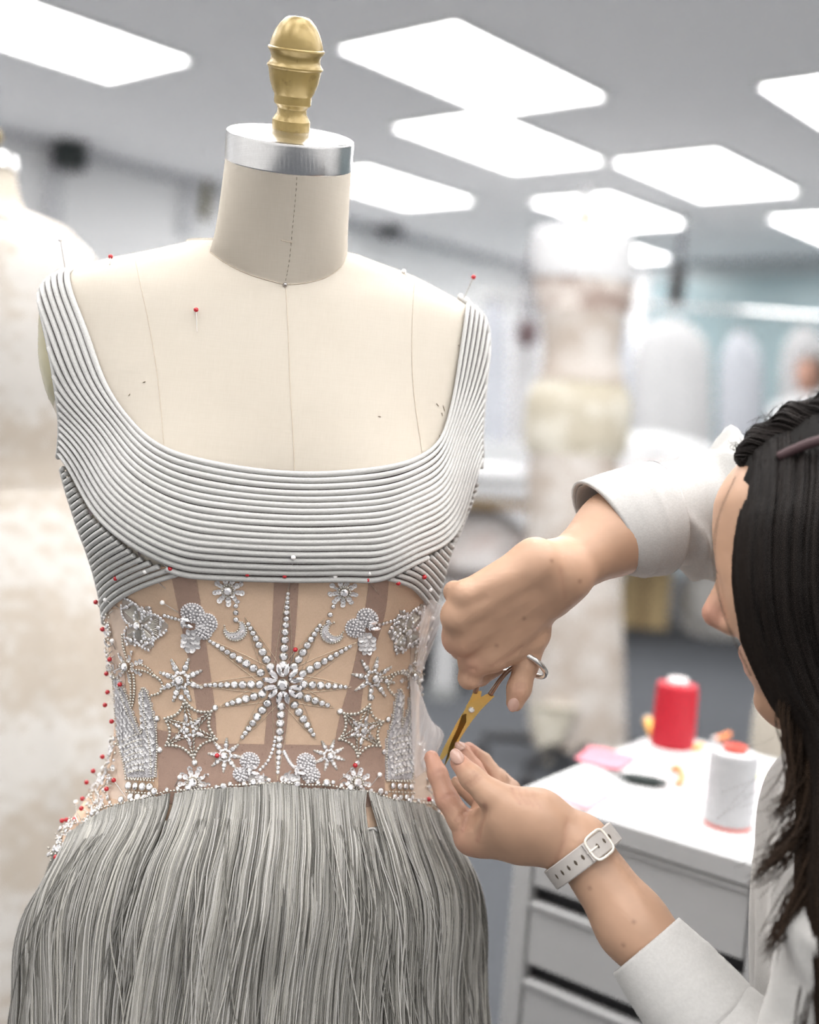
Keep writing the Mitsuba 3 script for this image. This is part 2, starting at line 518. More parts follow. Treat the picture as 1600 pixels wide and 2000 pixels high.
part(form, 'neck_cap', lathe(cap_prof, 96, mat4(NR, cap_c)), 'm_steel', smooth=35, label='brushed steel neck cap')
s = .0239 / 55 * .915
fin = [(0, 0), (39, 0), (39.5, 2), (39.5, 20), (38, 22), (36, 26), (31, 34), (30, 44), (33, 50), (37, 53), (38.5, 56), (38.5, 72), (43, 80), (50, 100), (53, 118), (54.5, 126), (57.5, 129), (57.5, 132), (55, 135),
       (51, 141), (50, 148), (52, 156), (56.5, 162), (58, 165), (57.5, 168), (54.5, 170), (53, 178), (49.5, 190), (44, 203), (36, 216), (27, 226), (20, 230.5), (14, 231.5), (0, 231)]
fin = [(r * s, z * s * .945) for r, z in fin]
part(form, 'finial', lathe(fin, 64, mat4(NR, cap_c + naxis * .0231 + (naxis * math.sin(LEAN) - front) / math.cos(LEAN) * 0 - NR @ (NR.T @ front * [1, 1, 0]) * .028)), 'm_goldpaint', smooth=28, label='gold painted turned wooden finial')
# the neck's thread line and base seam, the torso's seams


def neck_pt(px, py, off):
    """On the neck's surface, along the line of sight."""
    d = ray(px, py)
    v = neck_mesh.vertices[neck_mesh.faces]
    e1, e2 = v[:, 1] - v[:, 0], v[:, 2] - v[:, 0]
    h = np.cross(d, e2)
    det = (e1 * h).sum(1)
    det = np.where(np.abs(det) < 1e-15, 1e-15, det)
    sv = cam - v[:, 0]
    u = (sv * h).sum(1) / det
    q = np.cross(sv, e1)
    w = (q @ d) / det
    t = (e2 * q).sum(1) / det
    t = t[(u >= 0) & (w >= 0) & (u + w <= 1) & (t > .5)]
    return cam + d * (t.min() - off) if len(t) else cam + d * .94


nl = spline([(580, 346), (576, 400), (571, 450), (565, 510), (558, 548)], 40)
npts = np.array([neck_pt(x, y, .0002) for x, y in nl])
for k in range(0, 40, 2):
    if k + 1 < 40: part(form, 'neck_stitch', tube(npts[k:k + 2] if k + 2 > 40 else npts[k:k + 2], .00022, 4), 'm_thread', smooth=True)
part(form, 'neck_stitch', tube(np.array([neck_pt(x, y, .0003) for x, y in ((549, 469), (560, 472), (571, 474))]), .0003, 4), 'm_seam')


def seam(pts, r, mat, n=60, R=None, off=.0001):
    q = spline(pts, n)
    return tube(on(q[:, 0], q[:, 1], off, RB), r, 4)


part(form, 'neck_seam', seam(SEAM, .0003, 'm_seam'), 'm_seam')
part(form, 'front_seam', seam([(558, 562), (563, 650), (567, 760), (573, 860), (575, 935)], .00022, 'm_seam'), 'm_seam')
part(form, 'princess_seam', seam([(262, 498), (275, 560), (292, 640), (308, 740), (315, 810), (322, 890)], .0002, 'm_seam'), 'm_seam')
part(form, 'princess_seam', seam([(810, 545), (806, 620), (805, 700), (810, 780), (820, 850), (828, 905)], .0002, 'm_seam'), 'm_seam')
part(form, 'neck_stud', ball(on(557, 556, .001, RB), .0019, 2), 'm_stud', smooth=True, label='small steel stud at the base of the neck')
# the armhole closed by an oval plate
for u0, y0, hu, hz in ((-1.62, 712, .42, .054), (1.66, 735, .40, .052)):
    rr, tt = np.meshgrid(np.linspace(0, 1, 8), np.linspace(0, 2 * np.pi, 49), indexing='ij')
    uu_, zz_ = u0 + hu * rr * np.cos(tt), zrow(y0) + (-.004 if u0 < 0 else -.03) + hz * rr * np.sin(tt)
    part(form, 'arm_plate', grid(surf(RB, uu_, zz_, .0016 - .002 * rr ** 8)), 'm_plate', smooth=True, label='olive metal arm plate closing the armhole')
pole = surf(RB, np.linspace(-np.pi, np.pi, 60), np.full(60, ZB)).mean(0) * [1, 1, 0]
part(form, 'stand_pole', tube(np.array([pole + [0, 0, .04], pole + [0, 0, ZB + .02]]), .016, 16), 'm_steel', smooth=30)
for k in range(4):
    a = math.pi / 4 + k * math.pi / 2
    d = np.array([math.cos(a), math.sin(a), 0])
    part(form, 'stand_leg', tube(np.array([pole + [0, 0, .07], pole + d * .12 + [0, 0, .06], pole + d * .22 + [0, 0, .045]]), [.018, .014, .011], 10), 'm_steel', smooth=True)
    part(form, 'castor', ball(pole + d * .22 + [0, 0, .022], .022, 2, (1, .7, 1)), 'm_black', smooth=True)
principled('m_scuff', (0.20, 0.16, 0.115), 0.8)
for a_, b_ in (((866, 792), (869, 803)), ((863, 806), (865, 812)), ((853, 788), (857, 793)), ((279, 747), (284, 745)), ((251, 773), (254, 769)), ((739, 813), (744, 814)), ((895, 674), (898, 676)), ((859, 850), (863, 856))):
    part(form, 'scuff_mark', tube(on(np.array([a_[0], b_[0]], float), np.array([a_[1], b_[1]], float), .0001, RB), .0003, 5), 'm_scuff')
# ------------------------------------------------------------------ the workroom behind
def loftpx(levels, D, ratio=.7, n=44, seg=48, fold=0.0, nf=9, seed=0, cap=True, yoff=0.0):
    """A body of oval level sections: (photograph row, left, right) outlines surveyed at depth D."""
    a = np.array(levels, float)
    l, r = at(a[:, 1], a[:, 0], D), at(a[:, 2], a[:, 0], D)
    c, rad = (l + r) / 2, np.linalg.norm(r - l, axis=1) / 2
    s = np.r_[0, np.cumsum(np.abs(np.diff(c[:, 2])) + 1e-4 + .3 * np.abs(np.diff(rad)))]
    S = np.linspace(0, s[-1], n)
    c = np.stack([PchipInterpolator(s, c[:, k])(S) for k in range(3)], 1)
    rad = PchipInterpolator(s, rad)(S)
    t = np.linspace(0, 2 * np.pi, seg, endpoint=False)
    g = np.random.default_rng(seed)
    ph = g.uniform(0, 6.28, 4)
    w = np.linspace(0, 1, n)[:, None] ** .7
    f = 1 + fold * w * (np.sin(nf * t + ph[0] + 1.5 * w) * .6 + np.sin((nf * 2 + 1) * t + ph[1]) * .4)
    P = np.stack([c[:, None, 0] + rad[:, None] * f * np.cos(t), c[:, None, 1] + yoff + rad[:, None] * ratio * f * np.sin(t), np.broadcast_to(c[:, None, 2], (n, seg))], 2)
    m = grid(P, closed=True)
    if cap:
        k = np.arange(seg)
        V = np.vstack([m.vertices, P[0].mean(0), P[-1].mean(0)])
        F = np.vstack([m.faces, np.stack([k, (k + 1) % seg, k * 0 + n * seg], 1), np.stack([(n - 1) * seg + (k + 1) % seg, (n - 1) * seg + k, k * 0 + n * seg + 1], 1)])
        m = trimesh.Trimesh(V, F, process=False)
    return m


def lace(scale, c0, c1):
    def fn(p, n, uv):
        f = fbm(p.x * scale, p.y * scale, p.z * scale)
        g = nz(p.x * scale * 9, p.y * scale * 9, p.z * scale * 9)
        return mix(c0, c1, sstep(.38, .66, f * .75 + g * .25))
    return mikit.proc(fn)


principled('m_lace', lace(13, (0.40, 0.345, 0.30), (0.52, 0.485, 0.455)), 0.85)
principled('m_cream_gown', lace(7, (0.42, 0.37, 0.315), (0.53, 0.505, 0.475)), 0.85)
principled('m_brownlace', lace(16, (0.30, 0.23, 0.20), (0.60, 0.55, 0.51)), 0.85)
principled('m_beigelace', lace(12, (0.43, 0.39, 0.31), (0.56, 0.53, 0.46)), 0.85)
principled('m_white', (0.55, 0.55, 0.56), 0.8)
principled('m_white_gloss', (0.53, 0.53, 0.535), 0.4, specular=.2)
principled('m_offwhite', (0.53, 0.515, 0.495), 0.85)
principled('m_pinkwhite', lace(5, (0.48, 0.40, 0.375), (0.57, 0.54, 0.53)), 0.85)
principled('m_bluewhite', (0.54, 0.56, 0.61), 0.8)
principled('m_cardboard', (0.52, 0.39, 0.21), 0.85)
principled('m_wood', (0.30, 0.20, 0.09), 0.5)
principled('m_grey', (0.30, 0.31, 0.31), 0.6)
principled('m_olive', (0.26, 0.25, 0.16), 0.6)

# the dress form cut by the left edge
t = thing('dress_form', 'blurred dress form in a cream lace ball gown, cut by the left edge', 'dress form', None)
part(t, 'finial', loftpx([(232, -52, -28), (245, -72, -8), (262, -82, 2), (276, -76, -4), (288, -66, -14), (299, -72, -8)], 1.8, 1, 20, 32), 'm_goldpaint', smooth=True)
part(t, 'neck_cap', loftpx([(298, -110, 28), (299, -112, 31), (327, -112, 32), (328, -110, 31)], 1.8, 1, 14, 48), 'm_steel', smooth=30)
part(t, 'neck', loftpx([(327, -108, 28), (370, -114, 34), (400, -122, 44), (430, -160, 90)], 1.8, .85, 20, 40), 'm_linen', smooth=True)
part(t, 'shoulders', loftpx([(402, -118, 40), (415, -160, 82), (432, -205, 128), (458, -232, 156), (490, -262, 186), (560, -266, 192)], 1.8, .55, 30, 60), 'm_cream_gown', smooth=True)
part(t, 'bodice', loftpx([(485, -258, 183), (540, -272, 196), (620, -276, 200), (720, -262, 184), (820, -236, 156), (900, -222, 140), (960, -226, 146)], 1.8, .62, 40, 72, .012, 11, 4, cap=False), 'm_cream_gown', smooth=True)
part(t, 'skirt', loftpx([(940, -224, 146), (1000, -245, 170), (1150, -300, 226), (1400, -370, 296), (1800, -450, 372), (2250, -520, 440)], 1.8, .8, 50, 120, .05, 13, 5, cap=False), 'm_cream_gown', smooth=True)

# the far dress form in lace
FD = 3.6
t = thing('dress_form', 'blurred white dress form in a lace gown with a beige peplum, behind the raised arm', 'dress form', None)
part(t, 'finial', loftpx([(366, 1138, 1152), (372, 1133, 1158), (384, 1131, 1160), (393, 1134, 1157)], FD, 1, 14, 24), 'm_grey', smooth=True)
part(t, 'neck_cap', loftpx([(392, 1128, 1163), (412, 1127, 1164)], FD, 1, 4, 32), 'm_steel', smooth=30)
part(t, 'neck', loftpx([(412, 1127, 1162), (435, 1122, 1164), (462, 1112, 1168)], FD, .9, 12, 32), 'm_linen', smooth=True)
part(t, 'torso', loftpx([(446, 1078, 1200), (452, 1052, 1226), (470, 1038, 1240), (520, 1036, 1240), (560, 1042, 1236), (620, 1054, 1222)], FD, .6, 24, 60), 'm_white', smooth=True)
m = loftpx([(548, 1038, 1239), (575, 1044, 1236), (610, 1050, 1227)], FD, .62, 14, 60, 0.0)
part(t, 'lace_bust', m, 'm_brownlace', smooth=True)
part(t, 'bodice', loftpx([(600, 1049, 1226), (640, 1058, 1218), (690, 1062, 1212), (740, 1054, 1220), (775, 1040, 1228)], FD, .62, 30, 60, .012, 9, 2), 'm_lace', smooth=True)
part(t, 'peplum', loftpx([(745, 1048, 1222), (800, 1026, 1234), (850, 1022, 1228), (886, 1026, 1216)], FD, .66, 30, 60, .02, 11, 3), 'm_beigelace', smooth=True)
part(t, 'skirt', loftpx([(868, 1034, 1208), (960, 1030, 1208), (1100, 1028, 1212), (1300, 1028, 1218), (1420, 1032, 1222), (1452, 1036, 1220)], FD, .7, 40, 90, .035, 10, 6), 'm_lace', smooth=True)
part(t, 'train', loftpx([(1380, 1034, 1130), (1430, 1042, 1105), (1470, 1054, 1086), (1492, 1062, 1072)], FD - .12, .35, 16, 32, .03, 5, 7), 'm_beigelace', smooth=True)
bc = atz(1100, 1490, .03)
part(t, 'pole', tube(np.array([bc + [0, 0, .02], bc + [0, 0, .55]]), .018, 12), 'm_black')
for k in range(5):
    a = 2 * math.pi * k / 5 + .4
    d = np.array([math.cos(a), math.sin(a), 0])
    part(t, 'base_leg', tube(np.array([bc + [0, 0, .07], bc + d * .14 + [0, 0, .065], bc + d * .27 + [0, 0, .05]]), [.022, .018, .014], 10), 'm_black', smooth=True)
    part(t, 'castor', ball(bc + d * .27 + [0, 0, 0.0], .029, 2, (1, .6, 1)), 'm_black', smooth=True)

# ---- the white drawer unit
UZ = .65
u0 = atz(1015, 1545, UZ)
dw = atz(1490, 1690, UZ) - u0
dw /= np.linalg.norm(dw)
dd = np.array([-dw[1], dw[0], 0])
UW, UD = .325, .42
UR = np.stack([dw, dd, E_Z], 1)


def ub(x0, x1, y0, y1, z0, z1, r=.0015):
    return box(u0 + dw * (x0 + x1) / 2 + dd * (y0 + y1) / 2 + E_Z * ((z0 + z1) / 2 - UZ), (x1 - x0, y1 - y0, z1 - z0), UR, r)


unit = thing('drawer_unit', 'white drawer unit with thread cones on top, beside the woman', 'drawer unit')
part(unit, 'top', ub(-.004, UW + .004, -.006, UD, UZ - .026, UZ), 'm_white_gloss')
part(unit, 'side_panel', ub(0, .026, 0, UD, .02, UZ - .026), 'm_white_gloss')
part(unit, 'side_panel', ub(UW - .026, UW, 0, UD, .02, UZ - .026), 'm_white_gloss')
part(unit, 'back_panel', ub(.026, UW - .026, UD - .012, UD, .03, UZ - .026), 'm_white_gloss')
part(unit, 'interior', ub(.027, UW - .027, .02, UD - .02, .03, UZ - .03), 'm_black')
z = UZ - .030
for k in range(5):
    h = .082 if k == 0 else .079
    d = part(unit, 'drawer', ub(.029, UW - .029, .002, .018, z - h, z), 'm_white_gloss')
    part(d, 'handle_lip', ub(.029, UW - .029, -.002, .010, z - .006, z + .001, .001), 'm_white_gloss')
    z -= h + .021
for x in (.02, UW - .02):
    for y in (.03, UD - .03): part(unit, 'foot', ub(x - .015, x + .015, y - .015, y + .015, 0, .022), 'm_white_gloss')


def dist(p): return (np.asarray(p) - cam) @ fw


def windings(p, n, uv):
    return nz(p.x * 90, p.y * 90, p.z * 1700)


principled('m_red_thread', mikit.proc(lambda p, n, uv: mix((0.28, 0.0, 0.008), (0.50, 0.003, 0.02), windings(p, n, uv))), 0.5, sheen=.3)
principled('m_white_thread', mikit.proc(lambda p, n, uv: mix((0.40, 0.40, 0.415), (0.58, 0.58, 0.595), windings(p, n, uv))), 0.5, sheen=.3)
principled('m_redplastic', (0.62, 0.10, 0.07), 0.4)
principled('m_pink', (0.66, 0.20, 0.25), 0.8)
principled('m_palepink', (0.66, 0.30, 0.34), 0.8)
principled('m_orange', (0.85, 0.25, 0.08), 0.5)
principled('m_amber', (0.75, 0.36, 0.06), 0.5)
principled('m_lime', (0.72, 0.78, 0.32), 0.8)
principled('m_dkgreen', (0.012, 0.022, 0.02), 0.35)
principled('m_pinkplastic', (0.70, 0.56, 0.60), 0.2)
principled('m_plug', (0.80, 0.78, 0.78), 0.5)
for (bx, by, ty, rb, rtp, mat, pm, name, lab) in ((1312, 1461, 1331, 42, 40, 'm_red_thread', 'm_plug', 'red thread cone', 'red cone of sewing thread on the white drawer unit'),
                                                  (1421, 1610, 1462, 47, 46, 'm_white_thread', 'm_redplastic', 'white thread cone', 'white cone of sewing thread on the front corner of the drawer unit')):
    c = atz(bx, by, UZ)
    k = dist(c) / FPX
    h = (by - ty) * k
    t = thing('thread_cone', lab, 'thread cone')
    part(t, 'winding', lathe([(0, .004), (rb * k * .97, .004), (rb * k, .008), (rtp * k * 1.0, h - .008), (rtp * k * .94, h - .002), (rtp * k * .5, h), (0, h)], 48, mat4(np.eye(3), c)), mat, smooth=30)
    part(t, 'core', lathe([(rtp * k * .50, h - .002), (rtp * k * .50, h + .006), (rtp * k * .42, h + .007), (rtp * k * .36, h + .004), (rtp * k * .3, h - .001)], 32, mat4(np.eye(3), c)), 'm_plug' if mat == 'm_red_thread' else pm, smooth=30)
    part(t, 'foot_rim', lathe([(0, 0), (rb * k * .96, 0), (rb * k * .96, .004), (0, .004)], 40, mat4(np.eye(3), c)), 'm_plug' if mat == 'm_red_thread' else pm, smooth=30)


def flat(name, label, cat_, poly, mat, th=.0006, lift=0.0, curl=0.0):
    t = thing(name, label, cat_)
    P = np.array([atz(x, y, UZ) for x, y in poly])
    pg = sg.Polygon(P[:, :2])
    m = trimesh.creation.extrude_polygon(pg, th, engine='earcut')
    m = m.subdivide().subdivide()
    c = P[:, :2].mean(0)
    m.vertices[:, 2] += UZ + lift + curl * np.linalg.norm(m.vertices[:, :2] - c, axis=1) ** 2
    scene[t] = mikit.ply(m, mat)
    return t


flat('sticky_note', 'pink sticky note at the far left of the drawer unit top', 'sticky note', [(1122, 1486), (1150, 1464), (1180, 1467), (1243, 1484), (1205, 1513), (1165, 1498)], 'm_pink', curl=2.0)
flat('sticky_note', 'pale pink sticky note at the near left corner of the drawer unit, behind the hand', 'sticky note', [(1068, 1552), (1110, 1532), (1196, 1556), (1146, 1586)], 'm_palepink', curl=1.0)
flat('sticky_note', 'yellow green sticky note on the drawer unit, between white thread and hair', 'sticky note', [(1478, 1512), (1545, 1508), (1550, 1532), (1482, 1538)], 'm_lime')
flat('ruler', 'clear pinkish plastic ruler lying across the drawer unit top', 'ruler', [(1270, 1562), (1385, 1534), (1500, 1524), (1500, 1544), (1390, 1560), (1272, 1592)], 'm_pinkplastic', .002)
flat('paper_tag', 'small white paper tag at the front edge of the drawer unit', 'paper tag', [(1188, 1580), (1240, 1566), (1262, 1574), (1256, 1592), (1212, 1600)], 'm_white', .001)
t = thing('thread_snips', 'black handled thread snips lying by the pink notes', 'snips')
q = np.array([atz(x, y, UZ + .007) for x, y in ((1212, 1516), (1240, 1520), (1275, 1526), (1304, 1530))])
part(t, 'handle', tube(spline(q, 16), np.interp(np.linspace(0, 1, 16), [0, .25, .7, 1], [.003, .0066, .0068, .003]), 12), 'm_dkgreen', smooth=True)
q = np.array([atz(x, y, UZ + .004) for x, y in ((1190, 1508), (1212, 1516))])
part(t, 'blade', tube(q, [.0008, .003], 8), 'm_grey', smooth=True)
t = thing('plastic_clip', 'small orange plastic clip on the drawer unit beside the snips', 'clip')
q = np.array([atz(x, y, UZ + .004) for x, y in ((1314, 1503), (1322, 1498), (1330, 1506), (1332, 1520), (1326, 1530))])
part(t, 'arc', tube(spline(q, 16), .0038, 10), 'm_orange', smooth=True)
part(t, 'pad', ball(q[-1], .0045, 2), 'm_orange', smooth=True)
for pts, r, mat, lab in (([(1266, 1408), (1272, 1422), (1278, 1434)], .0075, 'm_amber', 'amber cap half hidden behind the red thread, left of it'), ([(1346, 1464), (1362, 1458), (1372, 1456)], .0042, 'm_amber', 'amber cap at the foot of the red thread, right of it'),
                         ([(1396, 1444), (1412, 1440), (1424, 1434)], .0042, 'm_orange', 'orange tape measure end behind the white thread')):
    t = thing('tape_measure' if 'tape' in lab else 'bottle_cap', lab, 'tape measure' if 'tape' in lab else 'cap')
    q = np.array([atz(x, y, UZ + r) for x, y in pts])
    part(t, 'body', tube(spline(q, 8), r, 12), mat, smooth=True)
    part(t, 'end', ball(q[0], r * 1.05, 2), 'm_plug', smooth=True)

# ---- cutting table, cloth and carton far behind
t = thing('cutting_table', 'white cutting table far behind, under heaps of white cloth', 'table')
tx0, tx1, ty0, ty1, tz = .1, 2.15, 5.6, 6.7, .80
part(t, 'top', box(((tx0 + tx1) / 2, (ty0 + ty1) / 2, tz - .03), (tx1 - tx0, ty1 - ty0, .06), None, .004), 'm_white_gloss')
part(t, 'rail', box(((tx0 + tx1) / 2, ty0 + .05, tz - .10), (tx1 - tx0 - .1, .03, .045)), 'm_wood')
part(t, 'shelf', box(((tx0 + 1.12) / 2, (ty0 + ty1) / 2, .26), (1.12 - tx0 - .06, ty1 - ty0 - .1, .03)), 'm_white_gloss')
for x in (tx0 + .05, tx1 - .05):
    for y in (ty0 + .05, ty1 - .05): part(t, 'leg', box((x, y, tz / 2 - .03), (.05, .05, tz - .06), None, .004), 'm_wood')


def heap(name, label, catg, c, size, mat, seed, amp=.25, freq=5.0):
    t = thing(name, label, catg)
    m = trimesh.creation.icosphere(subdivisions=4, radius=1.0)
    v = m.vertices
    d = meshkit.fbm(v * 1.6 + seed * 7.3, 4, seed)[:, None]
    e = meshkit.fbm(v * freq + seed * 3.1, 3, seed + 9)[:, None]
    v = v * (1 + amp * (d - .5) * 2 + amp * .35 * (e - .5) * 2)
    v[:, 2] = np.maximum(v[:, 2], -.75)
    v[:, 2] += .75
    m.vertices = v * np.array(size) / 2 * [1, 1, 1] + np.array(c)
    scene[t] = mikit.ply(m, mat, smooth=True)


heap('fabric_pile', 'white cloth heap on the cutting table, just left of the lace gown', 'fabric', (.42, 6.05, tz), (.42, .7, .10), 'm_white', 1)
heap('fabric_pile', 'tall white cloth heap on the cutting table, right of the lace gown', 'fabric', (1.42, 6.42, tz), (.74, .5, .36), 'm_white', 2)
heap('fabric_pile', 'beige lace heap on the front of the cutting table, above the sleeve', 'fabric', (1.36, 5.85, tz), (.62, .4, .19), 'm_pinkwhite', 3)
heap('fabric_pile', 'white cloth spilling over the right end of the cutting table', 'fabric', (1.98, 6.1, tz), (.32, .7, .24), 'm_offwhite', 4)
heap('fabric_pile', 'pinkish white cloth on the shelf under the cutting table', 'fabric', (.36, 6.0, .275), (.62, .7, .42), 'm_pinkwhite', 5)
heap('fabric_pile', 'pale cloth on the shelf under the cutting table, behind the lace gown', 'fabric', (.95, 6.05, .275), (.5, .6, .34), 'm_offwhite', 6)
heap('fabric_pile', 'white cloth bundle on the floor, right of the brown carton', 'fabric', (1.80, 6.35, .0), (.46, .4, .52), 'm_offwhite', 7)
t = thing('carton', 'brown cardboard carton on the floor beyond the raised arm', 'box')
bcx = atz(1250, 1225, 0)
part(t, 'body', box(bcx + [0, .1, .17], (.30, .26, .34), None, .004), 'm_cardboard')
for s in (-1, 1): part(t, 'flap', box(bcx + [0, .1 + s * .065, .343], (.29, .125, .005)), 'm_cardboard')
part(t, 'tape', box(bcx + [0, -.0315, .17], (.05, .002, .335)), 'm_wood')

# ---- garments on the far rail
t = thing('garment_rail', 'long steel garment rail before the glazed partition', 'clothes rail')
RD_ = 7.15
ra, rb_ = at(930, 560, RD_), at(1800, 600, RD_)
ra[2] = rb_[2] = 1.92
part(t, 'bar', tube(np.array([ra, rb_]), .016, 10), 'm_steel')
for p in (ra, rb_): part(t, 'upright', tube(np.array([p * [1, 1, 0], p]), .016, 10), 'm_steel')
for k, (x0, x1, y0, yb, mat, lab) in enumerate(((1236, 1392, 622, 900, 'm_white', 'wide white gown hanging on the far rail, below the black speaker'), (1402, 1492, 648, 900, 'm_bluewhite', 'narrow pale gown on the far rail, right of the wide white one'),
                                                (1522, 1625, 640, 960, 'm_white', 'white gown on the far rail nearest the right edge'), (940, 990, 590, 860, 'm_bluewhite', 'bluish white gown on the far rail, beside the corded strap'),
                                                (1004, 1050, 640, 860, 'm_white', 'white gown on the far rail, touching the left side of the lace gown'), (1190, 1236, 600, 860, 'm_bluewhite', 'pale gown on the far rail, just right of the lace gown'))):
    t = thing('hanging_gown', lab, 'dress')
    w = (x1 - x0)
    part(t, 'gown', loftpx([(y0, x0 + w * .38, x1 - w * .38), (y0 + 14, x0 + w * .24, x1 - w * .24), (y0 + 40, x0 + w * .10, x1 - w * .08), (y0 + 90, x0 + w * .03, x1 - w * .03), (yb, x0, x1)], RD_, .45, 30, 80, .07, 8, k), mat, smooth=True)
    p = at((x0 + x1) / 2, y0, RD_)
    part(t, 'hanger', tube(spline([p + [-.10, 0, -.02], p + [0, 0, .01], p + [.10, 0, -.02]], 10), .006, 8), 'm_grey', smooth=True)
    part(t, 'hook', tube(np.array([p, [p[0], p[1], 1.925]]), .003, 6), 'm_grey')
t = thing('handbag', 'small dark bag hanging at the left side of the lace gown', 'bag')
p = at(1030, 652, 6.9)
part(t, 'body', ball(p, .07, 3, (.9, .5, 1.15)), 'm_plum' if principled('m_plum', (.10, .06, .065), .6) else 0, smooth=True)
part(t, 'strap', tube(spline([p + [-.03, 0, .06], p + [0, .1, .6], p + [.03, 0, .06]], 20), .006, 6), 'm_black', smooth=True)
t = thing('loudspeaker', 'black column loudspeaker hanging above the far gowns', 'speaker')
p = at(1322, 562, 7.3)
part(t, 'cabinet', box(p, (.085, .10, .27), None, .01), 'm_black')
part(t, 'bracket', tube(np.array([p + [0, 0, .13], [p[0], p[1], CEIL]]), .012, 8), 'm_black')


def atb(px, py, b):
    d = ray(px, py)
    return cam + d * ((b) / (d @ E_B))


for px_, py_, w, lab in ((137, 304, .15, 'dark wall speaker at the top of the left wall, over the ball gown form'), (765, 445, .13, 'dark wall speaker at the top of the left wall, right of the cream neck')):
    t = thing('wall_speaker', lab, 'speaker')
    p = atb(px_, py_, B1 - .12)
    part(t, 'cabinet', box(p, (w, .14, w), ROOM, .015), 'm_dkgreen')
    part(t, 'bracket', tube(np.array([p, p + E_B * .115]), .02, 10), 'm_grey')
t = thing('cable_duct', 'thin grey cable duct running down the left wall below a speaker', 'cable duct')
p = atb(103, 330, B1 - .015)
scene[t] = mikit.ply(box(np.array([p[0], p[1], (p[2] + .1) / 2]) - E_B * .03, (.10, .03, p[2] - .1), ROOM, .004), 'm_trim')
t = thing('wall_hanger', 'olive strip and pale template hanging on the left wall beside the neck', 'pattern template')
p = atb(405, 372, B1 - .03)
part(t, 'strip', box(p, (.06, .02, .36), ROOM, .005), 'm_olive')
part(t, 'template', box(p + E_A * (-.14) - [0, 0, .06], (.10, .01, .5), ROOM, .003), 'm_trim')
part(t, 'hook', box(p + [0, 0, .2], (.34, .03, .03), ROOM, .004), 'm_grey')
# ---- things on the floor between the gown and the hand
t = thing('waste_bin', 'black bin on the floor behind the tulle, between gown and hand', 'bin')
p = atz(862, 1335, 0)
part(t, 'body', lathe([(0, 0), (.11, 0), (.13, .26), (.125, .26), (.105, .01), (0, .01)], 32, mat4(np.eye(3), p)), 'm_black', smooth=30)
part(t, 'rim', trimesh.creation.torus(.129, .006, 32, 8, transform=mat4(np.eye(3), p + [0, 0, .26])), 'm_black', smooth=True)
t = thing('fabric_roll', 'upright roll of white fabric before the black bin', 'fabric roll')
p = atz(862, 1330, 0) + [.0, -.28, 0]
part(t, 'roll', lathe([(0, 0), (.045, 0), (.047, .01), (.047, .33), (.044, .335), (.02, .335), (.02, .3), (0, .3)], 28, mat4(np.eye(3), p + [0, 0, .05])), 'm_white', smooth=30)
part(t, 'core', lathe([(0, 0), (.06, 0), (.06, .05), (0, .05)], 20, mat4(np.eye(3), p)), 'm_grey', smooth=30)
t = thing('draped_stand', 'cream cloth draped over a stand, behind the drawer unit beside the hair', 'draped stand')
part(t, 'cloth', loftpx([(1335, 1560, 1640), (1350, 1500, 1700), (1420, 1474, 1730), (1600, 1462, 1740), (1900, 1440, 1760)], 2.15, .8, 30, 80, .04, 9, 8), 'm_linen', smooth=True)
part(t, 'foot', box([*atz(1600, 1900, 0)[:2] * 0 + (at(1600, 1900, 2.15)[:2]), .02], (.3, .3, .04)), 'm_wood')
# ------------------------------------------------------------------ the gown
rng = np.random.default_rng(7)
gown = thing('gown', 'silver grey gown with corded bust band, crystal tulle waist and thread fringe skirt', 'dress')
PXM = .00041                                            # metres per photograph pixel at the gown's front


def knit(p, n, uv):
    f = nz(p.x * 1500, p.y * 1500, p.z * 1500)
    return mix((0.37, 0.365, 0.35), (0.55, 0.545, 0.53), f * .6 + .4 * fbm(p.x * 25, p.y * 25, p.z * 25))


principled('m_cord', mikit.proc(knit), 0.7, sheen=0.3, specular=0.25)
principled('m_lining', (0.13, 0.105, 0.105), 0.9)


def tulle_pattern(p, n, uv):
    # the honeycomb of the net, about 1.3 mm
    d1, d2, _ = mikit.voronoi(p.x * 1000, p.z * 1000)
    return sstep(.03, .16, d2 - d1)


def nude(p, n, uv):
    w = nz(p.x * 1800, p.y * 300, p.z * 700) * .5 + nz(p.x * 700, p.y * 300, p.z * 1800) * .5
    return mix((0.50, 0.35, 0.243), (0.63, 0.46, 0.337), w * .6 + .4 * fbm(p.x * 18, p.y * 18, p.z * 18))


def mauve(p, n, uv):
    return mix((0.22, 0.137, 0.112), (0.35, 0.24, 0.188), tulle_pattern(p, n, uv))


principled('m_nude', mikit.proc(nude), 0.7, specular=0.3, sheen=0.2)
principled('m_mauve', mikit.proc(mauve), 0.75, specular=0.25)
lace_dots = mikit.proc(lambda p, n, uv: mix((0.30, 0.285, 0.29), (0.52, 0.505, 0.52), sstep(.35, .6, nz(p.x * 900, p.y * 900, p.z * 900))))
scene['m_sheer'] = {'type': 'mask', 'opacity': 0.5, 'bsdf': {'type': 'twosided', 'bsdf': {'type': 'diffuse', 'reflectance': {'type': 'rgb', 'value': [.72, .66, .64]}}}}
principled('m_crystal', VC, 0.06, metallic=0.5, specular=0.9)
principled('m_setting', (0.50, 0.44, 0.36), 0.3, metallic=0.9)
principled('m_bead', (0.60, 0.565, 0.50), 0.22, metallic=0.7)
principled('m_sequin', (0.66, 0.645, 0.645), 0.16, metallic=0.15, clearcoat=1.0, clearcoat_gloss=.95)
principled('m_frost', (0.58, 0.565, 0.57), 0.35, specular=0.7, clearcoat=0.5)
principled('m_wire', (0.72, 0.60, 0.46), 0.35, metallic=0.6)
principled('m_backing', (0.36, 0.31, 0.27), 0.6)
principled('m_palegrey', lace_dots, 0.6)

